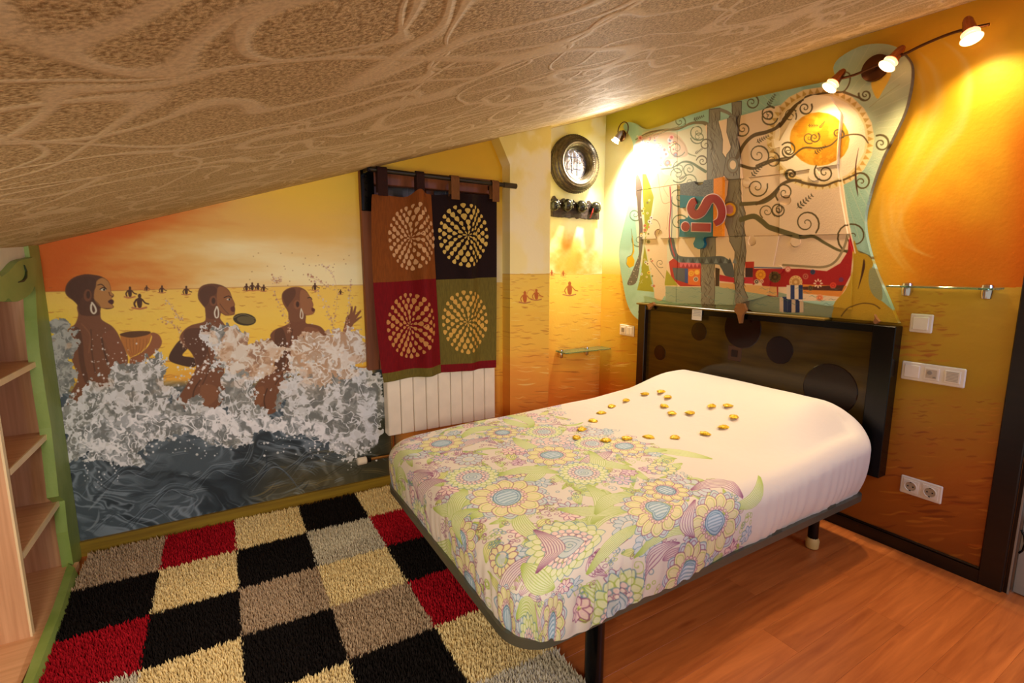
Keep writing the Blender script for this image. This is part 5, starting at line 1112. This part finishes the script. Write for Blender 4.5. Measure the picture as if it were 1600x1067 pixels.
# ------------------------------------------------------------------ jigsaw relief above the bed
art = thing('jigsaw_relief', (XB-.02, 1.85, 1.6), 'large painted jigsaw relief of a swirling tree, sun and boat above the headboard', 'wall art')
auv = lambda i, p: A.uv(p)
board = [(998, 500), (990, 493), (984, 484), (978, 467), (971, 430), (967, 400), (969, 376), (978, 338), (985, 307), (989, 282), (990, 231), (984, 212), (976, 203), (974, 196), (980, 191), (990, 192), (998, 197), (1010, 202), (1028, 198), (1050, 190), (1074, 181), (1112, 169), (1152, 158), (1213, 144), (1250, 136), (1288, 128), (1305, 123), (1302, 106), (1312, 90), (1342, 73), (1371, 68), (1394, 71), (1408, 79), (1421, 94), (1425, 112), (1422, 140), (1413, 175), (1395, 214), (1378, 248), (1363, 290), (1354, 322), (1351, 343), (1353, 368), (1361, 401), (1372, 432), (1387, 466), (1401, 500)]
def yzp(pts, x=XA): return [(q.y, max(q.z, 1.0535) if q.y < 2.589 else q.z) for q in (at(a, b_, 0, x) for a, b_ in pts)]
XF = XB-.026
MB().prism(yzp([tuple(q) for q in spline(board, 3)]+[(1402, 520), (1200, 520), (1003, 520), (1001, 500)], XF), 0, XF, XB-.001).build('backing_board', m_art, art, uv=auv)
def edge(p0, p1, tab=0, at_=.5, sz=9):
    """edge of a jigsaw piece in wall-photo units, with a round knob of size sz to one side (tab = +1/-1)"""
    p0, p1 = np.array(p0, float), np.array(p1, float); d_ = p1-p0; L = np.hypot(*d_); u = d_/L; n_ = np.array([u[1], -u[0]])*tab
    if not tab: return [tuple(p0)]
    c_ = p0+d_*at_; P = [p0, c_-u*sz*.42]
    for a in np.linspace(-.75*PI+.15, .75*PI-.15, 11): P.append(c_+n_*sz*.95+sz*.72*(np.sin(a)*u+np.cos(a)*n_))
    P.append(c_+u*sz*.42); return [tuple(q) for q in P]
a0, a1, a2_, a3_ = (993, 222), (1058, 205), (1150, 181), (1217.5, 163.5); a4 = (1314, 176)
b0, b1_, b2, b3, b4 = (993, 298), (1058, 288), (1160, 279), (1218, 272), (1308, 257)
c0, c1, c2, c3, c4 = (1000, 374), (1060, 372), (1160, 369), (1217, 368), (1324, 366)
d0, d1_, d2, d3, d4 = (1004, 462), (1056, 474), (1146, 477), (1199, 462), (1330, 484)
a3b, a35 = (1260, 146), (1296, 150)
V_ = {'a0b0': (a0, b0, 0), 'a1b1': (a1, b1_, 0), 'a2b2': (a2_, b2, 0), 'a3b3': (a3_, b3, -1, .56, 11), 'b2b3': (b2, b3, -1, .10, 9), 'b3b4': (b3, b4, -1, .58, 12), 'b1c1': (b1_, c1, 0), 'b2c2': (b2, c2, 0), 'b3c3': (b3, c3, 1, .42, 11), 'c0c1': (c0, c1, 1, .48, 9), 'c2c3': (c2, c3, -1, .25, 9), 'c3c4': (c3, c4, -1, .24, 11), 'c1d1': (c1, d1_, 0), 'c2d2': (c2, d2, 0), 'c3d3': (c3, d3, 1, .55, 10), 'b0b1': (b0, b1_, 0), 'c1c2': (c1, c2, 0), 'b1b2': (b1_, b2, 0)}
def E_(k, rev=False):
    e_ = V_[k]; P = edge(*e_)+[tuple(map(float, e_[1]))]
    return (P[::-1] if rev else P)[:-1]
pieces = [
    ('a', [tuple(a0), tuple(a1)]+E_('a1b1')+E_('b0b1', True)+[tuple(b0)], .010), ('a', [tuple(a1), tuple(a2_)]+E_('a2b2')+E_('b1b2', True)+E_('a1b1', True), .014),
    ('a', [tuple(a2_), tuple(a3_)][:1]+[tuple(a3_)][:0]+E_('a3b3')[:0]+[tuple(a3_)][:0]+[]+[(a3_[0], a3_[1])]+E_('a3b3')[1:]+E_('b2b3', True)+E_('a2b2', True)[:-1] if 0 else [tuple(a2_)]+E_('a3b3')+E_('b2b3', True)+E_('a2b2', True), .008),
    ('s', [tuple(a3b), tuple(a35), tuple(a4)]+[tuple(b4)]+E_('b3b4', True)[1:]+E_('a3b3', True), .018),
    ('b', E_('b0b1')+E_('b1c1')+E_('c0c1', True)+[tuple(c0)], .014), ('b', E_('b1b2')+E_('b2c2')+E_('c1c2', True)+E_('b1c1', True), .009),
    ('b', E_('b2b3')+E_('b3c3')+E_('c2c3', True)+E_('b2c2', True), .006), ('b', E_('b3b4')+[tuple(b4), (1313, 305)]+E_('c3c4', True)+E_('b3c3', True), .013),
    ('c', E_('c0c1')+E_('c1d1')+[tuple(d1_), tuple(d0)], .008), ('c', E_('c1c2')+E_('c2d2')+[tuple(d2)]+[tuple(d1_)]+E_('c1d1', True)[1:], .011),
    ('c', E_('c2c3')+E_('c3d3')+[tuple(d3)]+[tuple(d2)]+E_('c2d2', True)[1:], .015), ('c', E_('c3c4')+[tuple(c4), (1333, 395), (1331, 430)]+[tuple(d4)]+[tuple(d3)]+E_('c3d3', True)[1:], .009)]
for nm, P, h in pieces:
    cen_ = np.mean(P, 0); P = [tuple(np.array(p)+(cen_-np.array(p))/max(1, np.hypot(*(cen_-np.array(p))))*.5) for p in P]
    Q2 = []
    for p in P:
        if not Q2 or math.hypot(p[0]-Q2[-1][0], p[1]-Q2[-1][1]) > .3: Q2.append(p)
    MB().prism(yzp(Q2, XF-h), 0, XF-h, XF+.001).build('jigsaw_piece', m_art, art, uv=auv)
# the teal piece with the red word
XI = XF-.034
teal = mat('teal_paint', (22, 110, 126), .4, bump=(70, .08)); org_ = mat('orange_paint', (240, 150, 24), .42, grain=((214, 118, 14), (200, 200, 200), .9)); gp = mat('grey_scale_paint', (70, 74, 78), .42, grain=((124, 126, 124), (170, 120, 150), .9)); redm = mat('red_paint', (150, 12, 26), .35); pale = mat('pale_outline', (232, 206, 196), .5)
t1 = b6([(405, 690), (610, 705), (608, 945), (556, 950), (548, 965), (556, 992), (545, 1016), (518, 1024), (494, 1012), (486, 990), (497, 966), (500, 950), (400, 948), (402, 838), (430, 840), (452, 828), (460, 800), (450, 772), (430, 764), (404, 770)])
ip = MB().prism(yzp(t1, XI), 0, XI, XF-.008).build('word_piece', teal, art, label='teal jigsaw piece with the red word is')
MB().prism(yzp(b6([(405, 622), (492, 604), (500, 622), (520, 632), (545, 622), (552, 600), (612, 590), (612, 705), (405, 690)]), XI), 0, XI, XF-.008).build('scaled_band', gp, ip)
MB().prism(yzp(b6([(612, 590), (666, 578), (664, 945), (609, 946)]), XI), 0, XI, XF-.008).build('orange_band', org_, ip)
def arc(cx, cy, rx, ry, a0_, a1_, n=14): return [(cx+rx*math.cos(a), cy+ry*math.sin(a)) for a in np.linspace(a0_, a1_, n)]
cl_ = [(500, 725), (482, 735), (470, 775), (492, 812), (530, 800), (555, 765), (580, 722), (618, 712), (650, 750), (662, 800), (650, 845), (618, 866)]
def thick(pts, w_):
    P = spline(pts, 6); L, R = [], []; k = len(P)
    for i in range(k):
        t = P[min(i+1, k-1)]-P[max(i-1, 0)]; t /= np.hypot(*t); n_ = np.array([-t[1], t[0]]); ww = w_*(.80+.35*math.sin(PI*i/(k-1))); L.append(tuple(P[i]+n_*ww)); R.append(tuple(P[i]-n_*ww))
    return L+R[::-1]
for dx, m, g_ in ((.004, pale, 5), (.008, redm, 0)):
    b = MB(); b.prism(yzp(b6(arc(437, 885, 24+g_, 28+g_, 0, 2*PI*.96)), XI-dx), 0, XI-dx, XI+.001); b.prism(yzp(b6([(478-g_, 864-g_), (592+g_, 866-g_), (590+g_, 916+g_), (476-g_, 912+g_)]), XI-dx), 0, XI-dx, XI+.001)
    b.prism(yzp(b6(thick(cl_, 22+g_)), XI-dx), 0, XI-dx, XI+.001); b.build('letters' if m is redm else 'letter_outline', m, ip)

# ------------------------------------------------------------------ spotlights
bulb_w = mat('warm_bulb', (255, 230, 180), .3, emit=((255, 214, 150), 14)); bulb_c = mat('cool_bulb', (240, 246, 255), .3, emit=((236, 244, 255), 20)); ringm = mat('frosted_ring', (255, 226, 190), .25, trans=.5, emit=((255, 220, 170), .8))
def head(parent, base, bulb, bm_, q=.030, coln=copper):
    d_ = (bulb-base); L = d_.length; d_ = d_.normalized()
    h = MB().lathe([(q*.35, -.012), (q*.55, 0), (q*.72, L*.45), (q*.8, L*.62), (q*.70, L*.66)], base, d_, 20).build('spot_head', coln, parent, smooth=True)
    MB().lathe([(q*.62, L*.60), (q*.98, L*.70), (q*.98, L*.74), (q*.80, L*.80), (q*1.18, L*1.02), (q*1.12, L*1.05), (q*.7, L*.85)], base, d_, 20).build('glass_ring', ringm, h, smooth=True)
    MB().lathe([(q*.2, L*.80), (q*.92, L*.97), (q*1.0, L*1.06), (q*.4, L*1.09)], base, d_, 18).build('bulb', bm_, h, smooth=True)
    return base+d_*(L*1.25), d_
XT = XB-.085
tr = thing('spotlight_rail', tuple(at(1370, 107, 0, XB)), 'curved bronze spotlight rail with three lit warm heads, high on the wall', 'lamp')
pl = at(1372, 108, 0, XB-.012); MB().lathe([(.052, 0), (.056, .004), (.054, .018), (.03, .026)], (XB-.027, pl.y, pl.z), (-1, 0, 0), 30).build('wall_plate', bronze, tr, smooth=True)
st = at(1366, 104, 0, XT); MB().tube([(XB-.03, pl.y, pl.z), tuple(st)], .008, 10).build('stem', bronze, tr, smooth=True)
MB().tube([tuple(at(a, b_, 0, XT)) for a, b_ in spline([(1308, 124), (1335, 117), (1366, 104), (1402, 90), (1436, 73), (1468, 59), (1500, 48), (1546, 38)], 5)], .0055, 10).build('rail', bronze, tr, smooth=True)
LAMPS = []
for (bx, by), (hx, hy), off in (((1316, 113), (1296, 137), -.035), ((1408, 77), (1386, 103), -.035), ((1512, 32), (1518, 60), -.02)):
    LAMPS.append(head(tr, at(bx, by, 0, XT), at(hx, hy, 0, XT+off), bulb_w))
XL = XB-.105
sl = thing('corner_spotlight', tuple(at(973, 212, 0, XB)), 'small spotlight with bright white bulb and thin ring arm by the alcove corner', 'lamp')
pl = at(975, 213, 0, XB-.01); MB().lathe([(.036, 0), (.040, .004), (.036, .016), (.012, .022)], (XB-.024, pl.y, pl.z), (-1, 0, 0), 24).build('wall_plate', bronze, sl, smooth=True)
rc = at(973.5, 203, 0, XL); MB().tube([(XL, rc.y+.052*math.cos(a), rc.z+.052*math.sin(a)) for a in np.linspace(-.9, PI+.7, 26)], .0035, 8).build('ring_arm', bronze, sl, smooth=True)
MB().tube([(XB-.02, pl.y, pl.z), tuple(at(971, 209, 0, XL))], .005, 8).build('stem', bronze, sl, smooth=True)
LAMPS.append(head(sl, at(970, 207, 0, XL), at(961, 221, 0, XL-.02), bulb_c, .028, mat('grey_metal', (150, 146, 150), .3, .8)))
aims = [((2.2, 1.6, .3), 15, WARM, 150), ((1.75, .45, 0), 52, WARM, 112), ((2.45, .5, .3), 13, WARM, 145), ((1.8, 1.6, .2), 135, (1, .92, .77), 158)]
for (p, d_), (aim, pw, c_, sp) in zip(LAMPS, aims):
    light('spot_beam', 'SPOT', tuple(p), pw, c_, .03, aim=tuple(aim), spot=sp, blend=.9)
